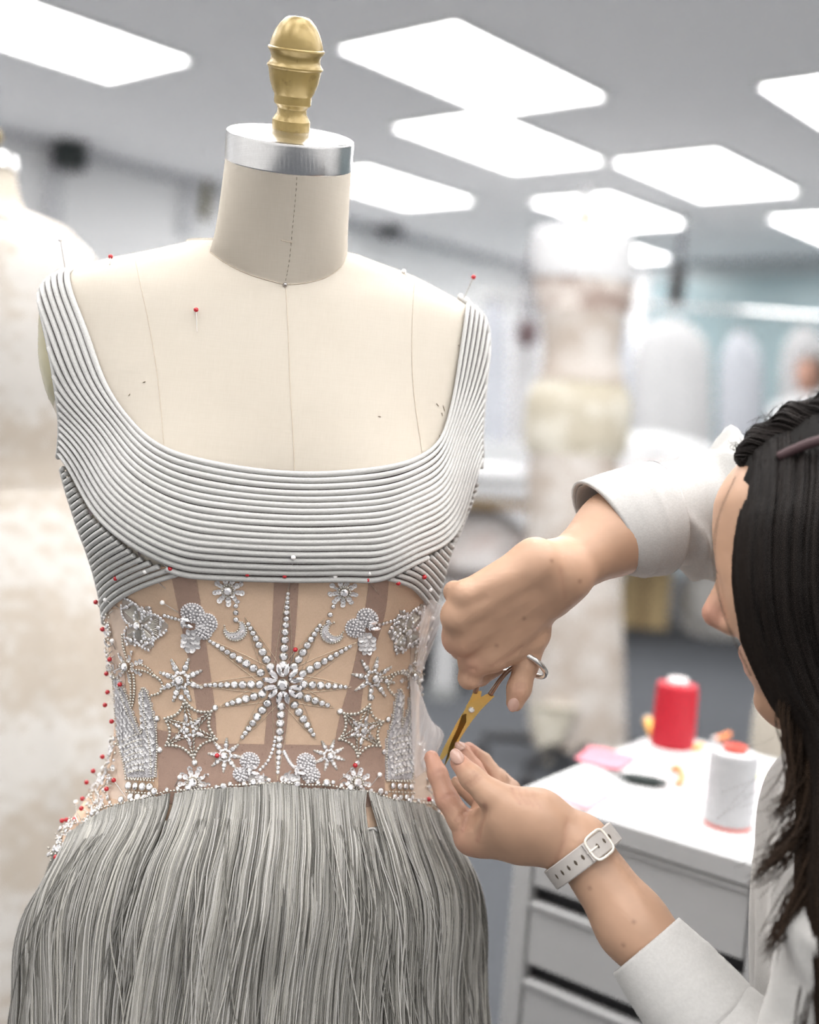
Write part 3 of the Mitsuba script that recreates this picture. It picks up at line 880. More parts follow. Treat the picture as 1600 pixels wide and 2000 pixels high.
# sheer waist panel over the form
uu_ = np.linspace(-2.1, 2.1, 150)
zz_ = np.linspace(zrow(1690), zrow(1085), 60)
part(gown, 'waist_panel', grid(surf(RB, uu_[None], zz_[:, None], .0016)), 'm_nude', smooth=True, label='nude tulle waist panel')


def strip(left, right, off, mat, name, n=40, R=None, nx=7, label=None):
    a, b = spline(left, n), spline(right, n)
    w = np.linspace(0, 1, nx)
    q = a[:, None] * (1 - w[None, :, None]) + b[:, None] * w[None, :, None]
    return part(gown, name, grid(on(q[..., 0], q[..., 1], off, RB if R is None else R)), mat, smooth=True, label=label)


strip([(332, 1112), (346, 1180), (360, 1250), (372, 1310), (382, 1370), (392, 1460)], [(380, 1112), (392, 1180), (402, 1250), (410, 1310), (418, 1370), (424, 1460)], .0021, 'm_mauve', 'boning_strip', label='mauve net boning strip')
strip([(536, 1118), (533, 1200), (529, 1290), (521, 1400), (515, 1470)], [(584, 1118), (580, 1200), (572, 1290), (561, 1400), (556, 1470)], .0021, 'm_mauve', 'boning_strip', label='mauve net boning strip')
strip([(722, 1118), (712, 1200), (698, 1270), (684, 1330), (664, 1400), (652, 1465)], [(760, 1118), (752, 1200), (730, 1270), (712, 1330), (703, 1400), (692, 1465)], .0021, 'm_mauve', 'boning_strip', label='mauve net boning strip')
principled('m_side_tulle', (0.56, 0.44, 0.355), 0.7, specular=.3)
strip([(198, 1190), (206, 1230), (214, 1290), (222, 1360), (222, 1420), (218, 1460), (206, 1500), (182, 1550)], [(246, 1190), (246, 1230), (244, 1290), (246, 1360), (250, 1420), (254, 1480), (262, 1530), (268, 1572)], .0020, 'm_side_tulle', 'side_net', label='single layer of pale tulle at the side')
strip([(806, 1190), (804, 1230), (802, 1290), (800, 1360), (800, 1420), (802, 1480), (804, 1530), (806, 1572)], [(838, 1190), (834, 1230), (826, 1290), (819, 1360), (817, 1420), (825, 1480), (838, 1530), (850, 1572)], .0020, 'm_side_tulle', 'side_net', label='single layer of pale tulle at the side')
strip([(306, 1425), (309, 1470), (309, 1520), (310, 1570)], [(392, 1440), (400, 1470), (400, 1520), (400, 1570)], .0023, 'm_mauve', 'waist_net')
strip([(400, 1452), (400, 1490), (400, 1530), (400, 1575)], [(745, 1457), (752, 1490), (752, 1530), (752, 1575)], .0024, 'm_mauve', 'waist_net', nx=30, label='mauve net band across the lower waist')

# corded bust band: rows of cord from the neckline down to the under-bust edge
PAIR = [((131, 532), (-84, 545)), ((138, 575), (-76, 600)), ((165, 645), (-55, 675)), ((200, 740), (5, 790)), ((246, 812), (112, 898)), ((288, 856), (178, 1008)), ((335, 884), (269, 1084)),
        ((380, 898), (345, 1118)), ((440, 911), (410, 1127)), ((575, 926), (575, 1132)), ((700, 922), (690, 1132)), ((770, 911), (751, 1128)), ((815, 896), (819, 1096)), ((850, 872), (890, 1052)),
        ((874, 828), (944, 906)), ((890, 760), (1010, 800)), ((903, 680), (1058, 705)), ((911, 625), (1072, 632)), ((915, 592), (1078, 594))]
PA, PB = np.array([p[0] for p in PAIR], float), np.array([p[1] for p in PAIR], float)
tt = np.r_[0, np.cumsum(np.sqrt(np.linalg.norm(np.diff((PA + PB) / 2, axis=0), axis=1)))]
ts = np.linspace(0, tt[-1], 420)
CA, CB = CubicSpline(tt, PA)(ts), CubicSpline(tt, PB)(ts)
OUT = [(71, 530), (76, 575), (84, 620), (99, 690), (112, 770), (118, 830), (114, 893), (177, 1008), (269, 1084), (345, 1119), (410, 1128), (575, 1134), (690, 1134), (751, 1130), (819, 1098), (890, 1054),
       (943, 915), (941, 850), (945, 784), (952, 710), (957, 650), (957, 588)]
region = sg.Polygon(spline(OUT[:7], 40).tolist() + OUT[7:] + [(957, 500), (71, 500)]).buffer(1.5)
NC = 18
cord_off = .0042


def wrap(P3, side, end):
    """Points that carry a cord over the shoulder, or round the side, where the photograph no longer sees it."""
    return P3


def cord_mesh(q, r, ext0=None, ext1=None, sides=8, wob=.0003, seed=0):
    P3 = on(q[:, 0], q[:, 1], cord_off)
    r_ = np.random.default_rng(seed)
    d = np.cumsum(r_.normal(0, 1, len(P3)))
    d = d - np.linspace(d[0], d[-1], len(d))
    k = np.ones(9) / 9
    d = np.convolve(d, k, 'same')
    P3 = P3 + np.outer(d / (np.abs(d).max() + 1e-9) * wob, E_Z)
    if ext0 is not None: P3 = np.vstack([P3[0] + np.array(ext0)[::-1], P3])
    if ext1 is not None: P3 = np.vstack([P3, P3[-1] + np.array(ext1)])
    return tube(P3, r, sides)


over = [(0, .010, .0035), (0, .024, .003), (0, .042, -.006), (.002, .056, -.025), (.004, .062, -.055)]
over_l = [(x, y, z) for x, y, z in over]
over_r = [(-x, y, z) for x, y, z in over]
inner = []
for i in range(NC):
    w = i / (NC - 1)
    q = CA * (1 - w) + CB * w
    ok = shapely.contains_xy(region, q[:, 0], q[:, 1])
    # the contiguous run through the middle
    mid = len(q) // 2
    a = mid
    while a > 0 and ok[a - 1]: a -= 1
    b = mid
    while b < len(q) - 1 and ok[b + 1]: b += 1
    q = q[a:b + 1]
    rr = PXM * 205 / (NC - 1) * .5 * 1.04
    q = resample(q, 150)
    wid = np.linalg.norm(PA - PB, axis=1)
    # narrower where the rows crowd
    loc = np.interp(np.linspace(a, b, 150), np.arange(len(ts)), np.linalg.norm(CB - CA, axis=1)) / (NC - 1) * PXM * .488
    rad = np.clip(loc, .0016, .0027)
    part(gown, 'bust_cord', cord_mesh(q, rad if a > 0 or b < 419 else rad, over_l if a == 0 else None, over_r if b >= 418 else None, seed=i) if not (a == 0 or b >= 418) else
         cord_mesh(q, np.r_[np.full(5 * (a == 0), rad[0]), rad, np.full(5 * (b >= 418), rad[-1])], over_l if a == 0 else None, over_r if b >= 418 else None, seed=i), 'm_cord', smooth=True)

# cord binding along the armholes
for e, ov in ((OUT[:7], over_l), (OUT[-6:][::-1], over_r)):
    q = spline(e, 60)
    P3 = on(q[:, 0], q[:, 1], cord_off - .0004)
    part(gown, 'armhole_binding', tube(np.vstack([P3[0] + np.array(ov)[::-1], P3]), .0024, 8), 'm_cord', smooth=True)

# lining behind the cords: band between the neckline and the under-bust edge, straps included
qs = []
for w in np.linspace(0.0, 1, 30):
    qs.append(CA * (1 - w) + CB * w)
qs = np.array(qs)
inside = shapely.contains_xy(region.buffer(-1.0), qs[..., 0], qs[..., 1])
gm = grid(on(qs[..., 0], qs[..., 1], .0026))
fm = inside.reshape(-1)[gm.faces].all(1)
part(gown, 'bust_lining', trimesh.Trimesh(gm.vertices, gm.faces[fm], process=False), 'm_lining', smooth=True, label='dark mauve lining between the cords')

# side panels of slanting cords under the arms
def side_panel(edge, step, n, clip, end):
    for k in range(n):
        q = spline([(x + step[0] * k + c * k, y + step[1] * k + d * k) for x, y, c, d in edge], 90)
        ok = shapely.contains_xy(clip, q[:, 0], q[:, 1])
        if ok.sum() < 6: continue
        i = np.where(ok)[0]
        q = resample(q[i[0]:i[-1] + 1], 44)
        P3 = on(q[:, 0], q[:, 1], .0031)
        # carry on round the side
        u, r = polar(P3[0]), None
        u0, z0_ = polar(P3[0])[0], P3[0][2]
        s = np.sign(u0)
        ext = surf(RD, u0 + s * np.array([.45, .3, .15]), z0_ - np.array([.016, .011, .005]), .0031)
        part(gown, 'side_cord', tube(np.vstack([ext, P3]), .00225, 8), 'm_cord', smooth=True)


clipL = sg.Polygon([(60, 860), (112, 893), (177, 1011), (269, 1088), (349, 1122), (348, 1128), (300, 1142), (255, 1165), (224, 1190), (206, 1225), (150, 1230), (60, 1230)])
side_panel([(196, 1216, -1.5, 0), (212, 1187, -.6, 0), (250, 1158, 0, 0), (300, 1136, 0, 0), (352, 1120, 0, 0)], (-3.0, -12.0), 24, clipL, 0)
clipR = sg.Polygon([(1000, 880), (945, 908), (891, 1055), (820, 1100), (752, 1133), (752, 1138), (785, 1146), (812, 1166), (838, 1196), (900, 1200), (1000, 1100)])
side_panel([(852, 1200, 1.2, 0), (836, 1178, .5, 0), (812, 1150, 0, 0), (786, 1137, 0, 0), (752, 1128, 0, 0)], (4.6, -10.6), 22, clipR, 1)
for poly, nm in ((clipL, 0), (clipR, 1)):
    x0, y0, x1, y1 = poly.bounds
    gx, gy = np.meshgrid(np.linspace(x0, x1, 60), np.linspace(y0, y1, 70))
    u, z, f = hit(gx, gy, RD, .001)
    gm = grid(surf(RD, u, z, .0010))
    fm = (shapely.contains_xy(poly.buffer(-2), gx, gy) & f).reshape(-1)[gm.faces].all(1)
    part(gown, 'side_lining', trimesh.Trimesh(gm.vertices, gm.faces[fm], process=False), 'm_lining', smooth=True)
# ------------------------------------------------------------------ thread fringe
principled('m_fringe', VC, 0.45, specular=0.4, sheen=0.4, metallic=0.12)
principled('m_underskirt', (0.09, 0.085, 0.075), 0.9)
uu_ = np.linspace(-np.pi, np.pi, 160)
zz_ = np.linspace(ZB + .002, zrow(1655), 50)
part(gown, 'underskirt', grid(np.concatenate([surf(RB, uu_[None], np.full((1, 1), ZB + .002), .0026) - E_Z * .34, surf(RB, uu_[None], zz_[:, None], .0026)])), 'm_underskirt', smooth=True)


def strands(top, bottom, off, n, seed, r=.00085, spread=6, nseg=22, dark=0.0, wav=.0035, frac=(1.0, 1.0), bow=(1.0, 1.0)):
    """Threads from the line top to the line bottom (photograph pixels surveyed on the skirt)."""
    g = np.random.default_rng(seed)
    s = np.sort(g.uniform(0, 1, n))
    tp, bp = resample(top, 200), resample(bottom, 200)
    f = lambda a, s: np.stack([np.interp(s, np.linspace(0, 1, 200), a[:, k]) for k in (0, 1)], 1)
    t = f(tp, s)
    clump = np.interp(s * 46, np.arange(48), g.normal(0, 1, 48)) * .004
    b = f(bp, np.clip(s + clump + g.normal(0, .006, n), 0, 1))
    b[:, 0] += g.normal(0, spread, n)
    u0, z0_, _ = hit(t[:, 0], t[:, 1] + g.normal(0, 1.5, n), RB, off)
    u1, z1_, _ = hit(b[:, 0], b[:, 1], RB, off)
    L = np.linspace(0, 1, nseg)
    length = g.uniform(*frac, n)[:, None]
    z = z0_[:, None] + (z1_ - z0_)[:, None] * L * length
    ph, fr = g.uniform(0, 6.28, (n, 1)), g.uniform(.6, 1.6, (n, 1))
    e = (bow[0] + (bow[1] - bow[0]) * s)[:, None] * (.9 + .2 * np.interp(s * 30, np.arange(32), g.uniform(0, 1, 32))[:, None])
    u = u0[:, None] + (u1 - u0)[:, None] * (L * length) ** e + wav * np.sin(ph + fr * 6 * L) * L
    lay = np.abs(g.normal(0, 1, (n, 1))) * .0016
    big = np.interp((s * 26)[:, None] + 1.5 * L[None], np.arange(40), g.normal(0, 1, 40)) * .0024
    o = off + (lay + big) * np.clip(L * 5, 0, 1) + .0045 * np.sin(np.pi * np.clip(L * 1.5, 0, 1)) ** 2
    P = surf(RB, u, z, o)
    # below the photograph's edge the threads hang on, straight down
    nx = 4
    drop = np.linspace(0, 1, nx + 1)[1:] * g.uniform(.30, .36, (n, 1))
    u = np.hstack([u, np.repeat(u[:, -1:], nx, 1)])
    z = np.hstack([z, z[:, -1:] - drop])
    P = np.concatenate([P, P[:, -1:] - drop[..., None] * E_Z], axis=1)
    nseg = nseg + nx
    sides = 4
    tg = np.gradient(P, axis=1)
    tg /= np.linalg.norm(tg, axis=2, keepdims=True)
    nn = normal(u, z, RB)
    bi = np.cross(tg, nn)
    bi /= np.linalg.norm(bi, axis=2, keepdims=True)
    ang = np.arange(sides) * 2 * np.pi / sides
    rr = (r * g.uniform(.75, 1.2, (n, 1)))[..., None, None]
    V = P[:, :, None] + rr * (np.cos(ang)[:, None] * nn[:, :, None] + np.sin(ang)[:, None] * bi[:, :, None])
    c = g.uniform(0, 1, n)[:, None] ** .8
    warm = g.uniform(0, 1, n)[:, None]
    col = (1 - c) * np.array([.115, .111, .10]) + c * np.array([.55, .535, .51])
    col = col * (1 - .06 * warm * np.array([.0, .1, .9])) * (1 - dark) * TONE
    i, j, k = np.meshgrid(np.arange(n), np.arange(nseg - 1), np.arange(sides), indexing='ij')
    base = i * nseg * sides + j * sides
    a_, b_ = base + k, base + (k + 1) % sides
    F = np.stack([a_, b_, b_ + sides, a_, b_ + sides, a_ + sides], -1).reshape(-1, 3)
    Cv = np.broadcast_to(col[:, None, None, :], V.shape).reshape(-1, 3)
    return trimesh.Trimesh(V.reshape(-1, 3), F, process=False), Cv


def fringe(name, label, *a, **k):
    m, c = strands(*a, **k)
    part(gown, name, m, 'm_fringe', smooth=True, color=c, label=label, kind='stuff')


BY = 2110
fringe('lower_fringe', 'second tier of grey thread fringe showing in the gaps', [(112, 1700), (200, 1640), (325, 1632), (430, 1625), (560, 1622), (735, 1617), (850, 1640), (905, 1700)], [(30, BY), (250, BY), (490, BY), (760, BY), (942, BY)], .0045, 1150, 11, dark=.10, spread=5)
fringe('fringe_panel', 'centre panel of silver grey thread fringe', [(342, 1550), (369, 1546), (430, 1541), (500, 1536), (545, 1529), (590, 1540), (650, 1543), (717, 1546)],
       [(215, BY), (300, BY), (420, BY), (560, BY), (650, BY), (712, BY)], .0075, 900, 12, bow=(2.8, .5))
fringe('fringe_panel', 'left panel of silver grey thread fringe, sweeping outwards', [(104, 1690), (134, 1628), (175, 1600), (212, 1578), (250, 1569), (290, 1560), (331, 1551)], [(26, BY), (52, BY), (85, BY), (130, BY), (180, BY), (225, BY)], .0085, 720, 13, bow=(.6, .5))
fringe('fringe_panel', 'right panel of silver grey thread fringe', [(721, 1547), (745, 1556), (765, 1563), (800, 1568), (830, 1573), (862, 1592), (885, 1632)], [(775, BY), (815, BY), (850, BY), (890, BY), (925, BY), (946, BY)], .0085, 540, 14, bow=(.6, .8))
fringe('stray_thread', 'stray threads lying across the fringe', [(150, 1640), (340, 1600), (600, 1600), (860, 1640)], [(20, BY), (330, BY), (640, BY), (955, BY)], .0130, 70, 15, spread=45, r=.0006, wav=.02)
# the two gaps at the top of the fringe, with the bound top edge of the tier beneath
for pts in ([(318, 1644), (330, 1636), (345, 1634)], [(702, 1612), (715, 1620), (728, 1618), (738, 1624)]):
    q = spline(pts, 16)
    part(gown, 'tier_edge', tube(on(q[:, 0], q[:, 1], .0065, RB), .0011, 6), 'm_cord', smooth=True)
# ------------------------------------------------------------------ crystal and bead work on the waist
def gem():
    """A round brilliant's crown, radius 1, base at z = 0."""
    n = 8
    a = np.arange(n) * 2 * np.pi / n
    tab = np.stack([.55 * np.cos(a + .39), .55 * np.sin(a + .39), np.full(n, .62)], 1)
    mid = np.stack([.86 * np.cos(a), .86 * np.sin(a), np.full(n, .40)], 1)
    rim = np.stack([np.cos(a + .39), np.sin(a + .39), np.full(n, .12)], 1)
    low = np.stack([np.cos(a + .39), np.sin(a + .39), np.full(n, .0)], 1)
    m = trimesh.convex.convex_hull(np.vstack([tab, mid, rim, low]))
    return m


def navette():
    """A marquise stone 1 long either way along x, .4 wide."""
    t = np.linspace(-1, 1, 7)
    rim = np.array([(x, s * .42 * (1 - x * x) ** .8, .05) for x in t for s in (-1, 1)])
    low = rim * [1, 1, 0]
    crown = np.array([(x * .62, s * .20 * (1 - x * x) ** .8, .38) for x in (-.9, -.3, .3, .9) for s in (-1, 1)])
    return trimesh.convex.convex_hull(np.vstack([rim, low, crown]))


def petal_disc():
    """A cupped sequin, radius 1, with its hole."""
    t = np.linspace(0, 2 * np.pi, 13)[:-1]
    P = np.stack([np.stack([r * np.cos(t), r * np.sin(t), np.full(12, h)], 1) for r, h in ((.16, .02), (.6, .10), (1.0, .26))])
    return grid(P, closed=True)


def facets(m, seed):
    """Each facet its own brightness: what a foiled stone gives back from inside differs from facet to facet."""
    m.merge_vertices()
    a = trimesh.graph.connected_components(m.face_adjacency[m.face_adjacency_angles < .02], nodes=np.arange(len(m.faces)))
    g = np.random.default_rng(seed)
    c = np.zeros(len(m.faces))
    for k in a: c[k] = g.choice([.14, .45, .8, .9, .95], p=[.13, .15, .22, .25, .25])
    V = m.vertices[m.faces].reshape(-1, 3)
    q = trimesh.Trimesh(V, np.arange(len(V)).reshape(-1, 3), process=False)
    return mikit.ply(q, 'm_crystal', smooth=False, color=np.repeat(c[:, None] * np.array([.97, .95, .96]), 3, axis=0))


GEMS = [facets(gem(), k) for k in range(6)]
NAVS = [facets(navette(), 20 + k) for k in range(4)]
DISC = petal_disc()
SEQ = mikit.ply(petal_disc(), 'm_sequin')
g3 = np.random.default_rng(3)
BEAD = trimesh.creation.icosphere(subdivisions=1, radius=1.0)
CUP = lathe([(0, -.25), (.8, -.25), (1.12, .05), (1.14, .30), (1.0, .32), (.98, .05), (0, .05)], 10)


class Ornament:
    def __init__(self, name, label, lift=.0022):
        self.key = number(gown + '__' + name)
        labels[self.key] = {'label': label}
        self.cups, self.beads, self.frost, self.wires, self.back, self.lift = [], [], [], [], [], lift

    def place(self, x, y, lift=None, spin=None, tilt=0.0):
        u, z, f = hit(x, y, RB, .002)
        n = normal(u, z, RB)
        if tilt: n = n + g3.normal(0, tilt, 3)
        p = surf(RB, u, z, self.lift if lift is None else lift)
        h = rt if spin is None else math.cos(spin) * rt - math.sin(spin) * up
        return p, frame(n, h)

    def stone(self, x, y, r, cup=True, spin=None, lift=None):
        p, R = self.place(x, y, lift, g3.uniform(0, 6.28) if spin is None else spin, .10)
        copy_part(self.key, 'rhinestone', GEMS[g3.integers(0, 6)], mat4(R, p + R[:, 2] * .15 * r * PXM, r * PXM))
        if cup:
            c = CUP.copy()
            c.apply_transform(mat4(R, p, r * PXM))
            self.cups.append(c)

    def marquise(self, x, y, length, ang, lift=None):
        """ang: direction in the photograph, radians, y down."""
        p, R = self.place(x, y, lift, ang)
        copy_part(self.key, 'marquise_stone', NAVS[g3.integers(0, 4)], mat4(R, p + R[:, 2] * .0006, length / 2 * PXM))

    def sequin(self, x, y, r=6.0, lift=None):
        p, R = self.place(x, y, self.lift + g3.uniform(0, .0012) if lift is None else lift, None, .22)
        copy_part(self.key, 'sequin', SEQ, mat4(R, p, r * PXM))

    def bead(self, x, y, r=3.0, frost=False, lift=None):
        x, y = np.atleast_1d(np.asarray(x, float)), np.atleast_1d(np.asarray(y, float))
        u, z, f = hit(x, y, RB, .002)
        P = surf(RB, u, z, (self.lift if lift is None else lift) + .3 * r * PXM)
        for p in P:
            b = BEAD.copy()
            b.vertices = b.vertices * r * PXM * g3.uniform(.85, 1.15) + p
            (self.frost if frost else self.beads).append(b)

    def chain(self, pts, step=7.0, r=3.4, frost=False, lift=None, smooth=True):
        q = spline(pts, 80) if smooth else resample(pts, 80)
        n = max(2, int(np.linalg.norm(np.diff(q, axis=0), axis=1).sum() / step) + 1)
        q = resample(q, n)
        self.bead(q[:, 0], q[:, 1], r, frost, lift)

    def wire(self, pts, r=.00028, lift=.0026):
        q = spline(pts, 12 if len(pts) < 4 else 40)
        self.wires.append(tube(on(q[:, 0], q[:, 1], lift, RB), r, 5))

    def bugle(self, a, b, r=1.7, frost=False):
        q = np.array([a, b], float)
        q = resample(q, 3)
        (self.frost if frost else self.beads).append(tube(on(q[:, 0], q[:, 1], self.lift + .0007, RB), r * PXM, 6))

    def pad(self, poly, mat='m_backing', lift=.0028, name='backing', step=4.0, label=None, puff=0.0):
        """A stitched felt or sequin pad with the outline poly: a thick sheet on the tulle."""
        pg = sg.Polygon(poly).buffer(0)
        x0, y0, x1, y1 = pg.bounds
        gx, gy = np.meshgrid(np.arange(x0 - step, x1 + step, step), np.arange(y0 - step, y1 + step, step))
        ins = shapely.contains_xy(pg.buffer(step * .35), gx, gy)
        d = np.array([pg.exterior.distance(sg.Point(a, b)) for a, b in zip(gx.ravel(), gy.ravel())]).reshape(gx.shape) if puff else 0
        u, z, f = hit(gx, gy, RB, .002)
        gm = grid(surf(RB, u, z, lift + puff * (1 - np.exp(-d / 6.0)) if puff else lift))
        fm = (ins & f).reshape(-1)[gm.faces].all(1)
        gm = trimesh.Trimesh(gm.vertices, gm.faces[fm], process=False)
        # skirts down to the tulle, so that it has thickness
        low = grid(surf(RB, u, z, .0012))
        e = np.sort(gm.edges, axis=1)
        uq, ct_ = np.unique(e, axis=0, return_counts=True)
        bd = uq[ct_ == 1]
        V = np.vstack([gm.vertices, low.vertices])
        n = len(gm.vertices)
        F = np.vstack([gm.faces] + ([np.stack([bd[:, 0], bd[:, 1], bd[:, 1] + n], 1), np.stack([bd[:, 0], bd[:, 1] + n, bd[:, 0] + n], 1)] if len(bd) else []))
        m = trimesh.Trimesh(V, F, process=False)
        m.remove_unreferenced_vertices()
        part(self.key, name, m, mat, smooth=40, label=label)

    def done(self):
        if self.cups: part(self.key, 'setting', cat(*self.cups), 'm_setting')
        if self.beads: part(self.key, 'beading', cat(*self.beads), 'm_bead', smooth=True, kind='stuff')
        if self.frost: part(self.key, 'frosted_beading', cat(*self.frost), 'm_frost', smooth=True, kind='stuff')
        if self.wires: part(self.key, 'wire', cat(*self.wires), 'm_wire', smooth=True)


# the twelve-rayed starburst
o = Ornament('starburst', 'large twelve-rayed crystal starburst in the middle of the waist')
cx, cy = 552.5, 1335
o.stone(cx, cy, 11.5, lift=.0042)
for k in range(12):
    a = math.radians(15 + 30 * k)
    o.marquise(cx + 28 * math.cos(a), cy + 28 * math.sin(a), 29, a, lift=.003)
    if k % 2 == 0: o.stone(cx + 17 * math.cos(a + .26), cy + 17 * math.sin(a + .26), 4.2, lift=.0032)
for (tx, ty), (bx, by) in (((563, 1150), (553, 1298)), ((631, 1211), (574, 1301)), ((694, 1256), (591, 1315)), ((684, 1342), (593, 1336)), ((650, 1381), (585, 1357)), ((616, 1441), (575, 1376)),
                           ((542, 1521), (549, 1379)), ((468, 1447), (522, 1373)), ((432, 1379), (512, 1355)), ((392, 1338), (507, 1336)), ((403, 1247), (509, 1313)), ((480, 1208), (528, 1302))):
    L = math.hypot(tx - bx, ty - by)
    dx, dy = (tx - bx) / L, (ty - by) / L
    s, r = 0.0, 8.0
    while s < L - 6:
        o.stone(bx + dx * s, by + dy * s, r)
        f = min(1, s / L)
        r2 = 8.0 - 4.9 * max(0, (f - .15)) / .85
        s += (r + r2) * 1.03
        r = r2
    for sd in (-1, 1):
        o.wire([(tx + dx * 3, ty + dy * 3), (bx + dx * L * .45 - sd * dy * 11, by + dy * L * .45 + sd * dx * 11), (bx - dx * 4 - sd * dy * 17, by - dy * 4 + sd * dx * 17)])
o.done()


def snowflake(cx, cy, R, arms, rot, label, rs=5.2):
    o = Ornament('crystal_snowflake', label)
    o.stone(cx, cy, rs * 1.55, lift=.0040)
    for k in range(arms):
        a = rot + 2 * math.pi * k / arms
        for f, q in ((.36, rs * .8), (.60, rs), (.80, rs * .75), (.96, rs * .55)):
            o.stone(cx + R * f * math.cos(a), cy + R * f * math.sin(a), q)
        for f in (.3,):
            b = a + math.pi / arms
            o.stone(cx + R * f * math.cos(b), cy + R * f * math.sin(b), rs * .62)
        o.bugle((cx + R * .45 * math.cos(a + .22), cy + R * .45 * math.sin(a + .22)), (cx + R * 1.04 * math.cos(a), cy + R * 1.04 * math.sin(a)), 1.2)
        o.bugle((cx + R * .45 * math.cos(a - .22), cy + R * .45 * math.sin(a - .22)), (cx + R * 1.04 * math.cos(a), cy + R * 1.04 * math.sin(a)), 1.2)
    o.done()


snowflake(354, 1328, 44, 8, .35, 'crystal snowflake left of the starburst, level with its middle', 6.0)
snowflake(729, 1325, 42, 8, .2, 'crystal snowflake right of the starburst, level with its middle', 5.6)
snowflake(440, 1475, 33, 8, .1, 'small crystal snowflake low on the left of the starburst', 4.8)
snowflake(643, 1475, 31, 8, .3, 'small crystal snowflake low on the right of the starburst', 4.6)


def web(c, V, ends, label):
    o = Ornament('hexagon_star', label)
    c, V = np.array(c, float), np.array(V, float)
    for k in range(6):
        a, b = V[k], V[(k + 1) % 6]
        m = (a + b) / 2 + (c - (a + b) / 2) * .20
        o.chain([a, m, b], 6.6, 3.7)
        mid = c + (V[k] - c) * .55
        d = V[k] - c
        o.marquise(*(c + d * .42), np.linalg.norm(d) * .34, math.atan2(d[1], d[0]), lift=.0034)
        n = np.array([-d[1], d[0]]) / np.linalg.norm(d)
        for sd in (-1, 1):
            for f in np.linspace(.2, .85, 6):
                w = 12 * (1 - f) * sd
                o.bugle(c + d * f + n * w, c + d * (f + .10) + n * w * .4, 1.9)
        e = c + (((V[k] + V[(k + 1) % 6]) / 2) - c) * .30
        o.stone(*e, 4.4)
        o.stone(*(c + d * .18), 4.2)
    o.stone(*c, 5.4, lift=.0042)
    for x, y in ends: o.stone(x, y, 5.8)
    o.done()


web((369, 1425), [(362, 1368), (414, 1389), (424, 1443), (379, 1480), (325, 1456), (323, 1403)], [(421, 1382), (381, 1489), (313, 1464), (308, 1403), (355, 1362)], 'hexagonal crystal web with a star inside, left of the starburst')
web((706, 1426), [(721, 1376), (747, 1409), (741, 1457), (698, 1477), (662, 1443), (671, 1393)], [(697, 1490), (757, 1405), (750, 1468), (725, 1362), (664, 1389)], 'hexagonal crystal web with a star inside, right of the starburst')


def bead_flower(c, petals, label):
    o = Ornament('beaded_flower', label)
    c = np.array(c, float)
    ps = [sg.Point(c).buffer(12)]
    for (tx, ty, w) in petals:
        t = np.array([tx, ty], float)
        d = t - c
        L = np.linalg.norm(d)
        d /= L
        n = np.array([-d[1], d[0]])
        k = np.linspace(0, 1, 24)
        edge = lambda sd: c + d * (k * L)[:, None] + n * (sd * w * np.sin(np.pi * k ** .8) ** .75)[:, None]
        a, b = edge(1), edge(-1)[::-1]
        ps.append(sg.Polygon(np.vstack([a, b])).buffer(0))
        for e in (a, b):
            for x_, y_ in resample(e[4:-1], max(4, int(L / 6.2))): o.stone(x_, y_, 3.5, cup=False, lift=.0032)
        for s in np.linspace(-.8, .8, 9):
            o.bugle(c + d * 8 + n * s * 3, c + d * L * .62 + n * s * w * .85, 1.6)
            o.bead(*(c + d * L * .72 + n * s * w * .7), 3.0, frost=True)
        o.stone(*(c + d * L * .70), 5.0, lift=.0036)
    pg = shapely.union_all(ps)
    o.pad(np.array(pg.exterior.coords if hasattr(pg, 'exterior') else max(pg.geoms, key=lambda g: g.area).exterior.coords), 'm_backing', .0026)
    o.stone(*c, 8.5, lift=.0046)
    o.done()


bead_flower((274, 1222), [(243, 1168, 18), (292, 1183, 17), (330, 1226, 25), (297, 1270, 18), (254, 1262, 20)], 'large silver beaded flower at the upper left of the waist')
bead_flower((792, 1233), [(783, 1192, 16), (825, 1180, 13), (757, 1237, 20), (774, 1279, 14), (815, 1262, 18)], 'large silver beaded flower at the upper right of the waist')


def ell(cx, cy, rx, ry, rot=0, n=28):
    t = np.linspace(0, 2 * np.pi, n, endpoint=False)
    c, s = math.cos(rot), math.sin(rot)
    return np.stack([cx + rx * np.cos(t) * c - ry * np.sin(t) * s, cy + rx * np.cos(t) * s + ry * np.sin(t) * c], 1)


def pansy(c, frost, seq, label):
    o = Ornament('pansy', label)
    for (x, y, rx, ry, rot) in frost:
        E = ell(x, y, rx, ry, rot)
        o.pad(E, 'm_palegrey', .0024, 'petal', puff=.0012)
        o.chain(np.vstack([E, E[:1]]), 5.0, 2.6, frost=True)
        for f in (.2, .48, .76):
            E2 = ell(x, y, rx * f, ry * f, rot)
            o.chain(np.vstack([E2, E2[:1]]), 7.0, 2.9, frost=True, lift=.0036)
    for (x, y, rx, ry, rot) in seq:
        E = ell(x, y, rx, ry, rot)
        o.pad(E, 'm_palegrey', .0022, 'petal')
        for j in range(5):
            for i in range(4):
                a, b = (i - 1.5) / 2, (j - 2) / 2.4
                if a * a + b * b > 1.05: continue
                X, Y = rx * a * .95, ry * b
                o.sequin(x + X * math.cos(rot) - Y * math.sin(rot) + g3.normal(0, .7), y + X * math.sin(rot) + Y * math.cos(rot), 6.4)
    for dx, dy, l, a in ((0, -7, 20, .3), (5, 5, 22, .2), (-6, 3, 16, 1.4)):
        o.marquise(c[0] + dx, c[1] + dy, l, a, lift=.0052)
    o.stone(c[0] - 4, c[1] - 2, 5, lift=.0056)
    o.done()


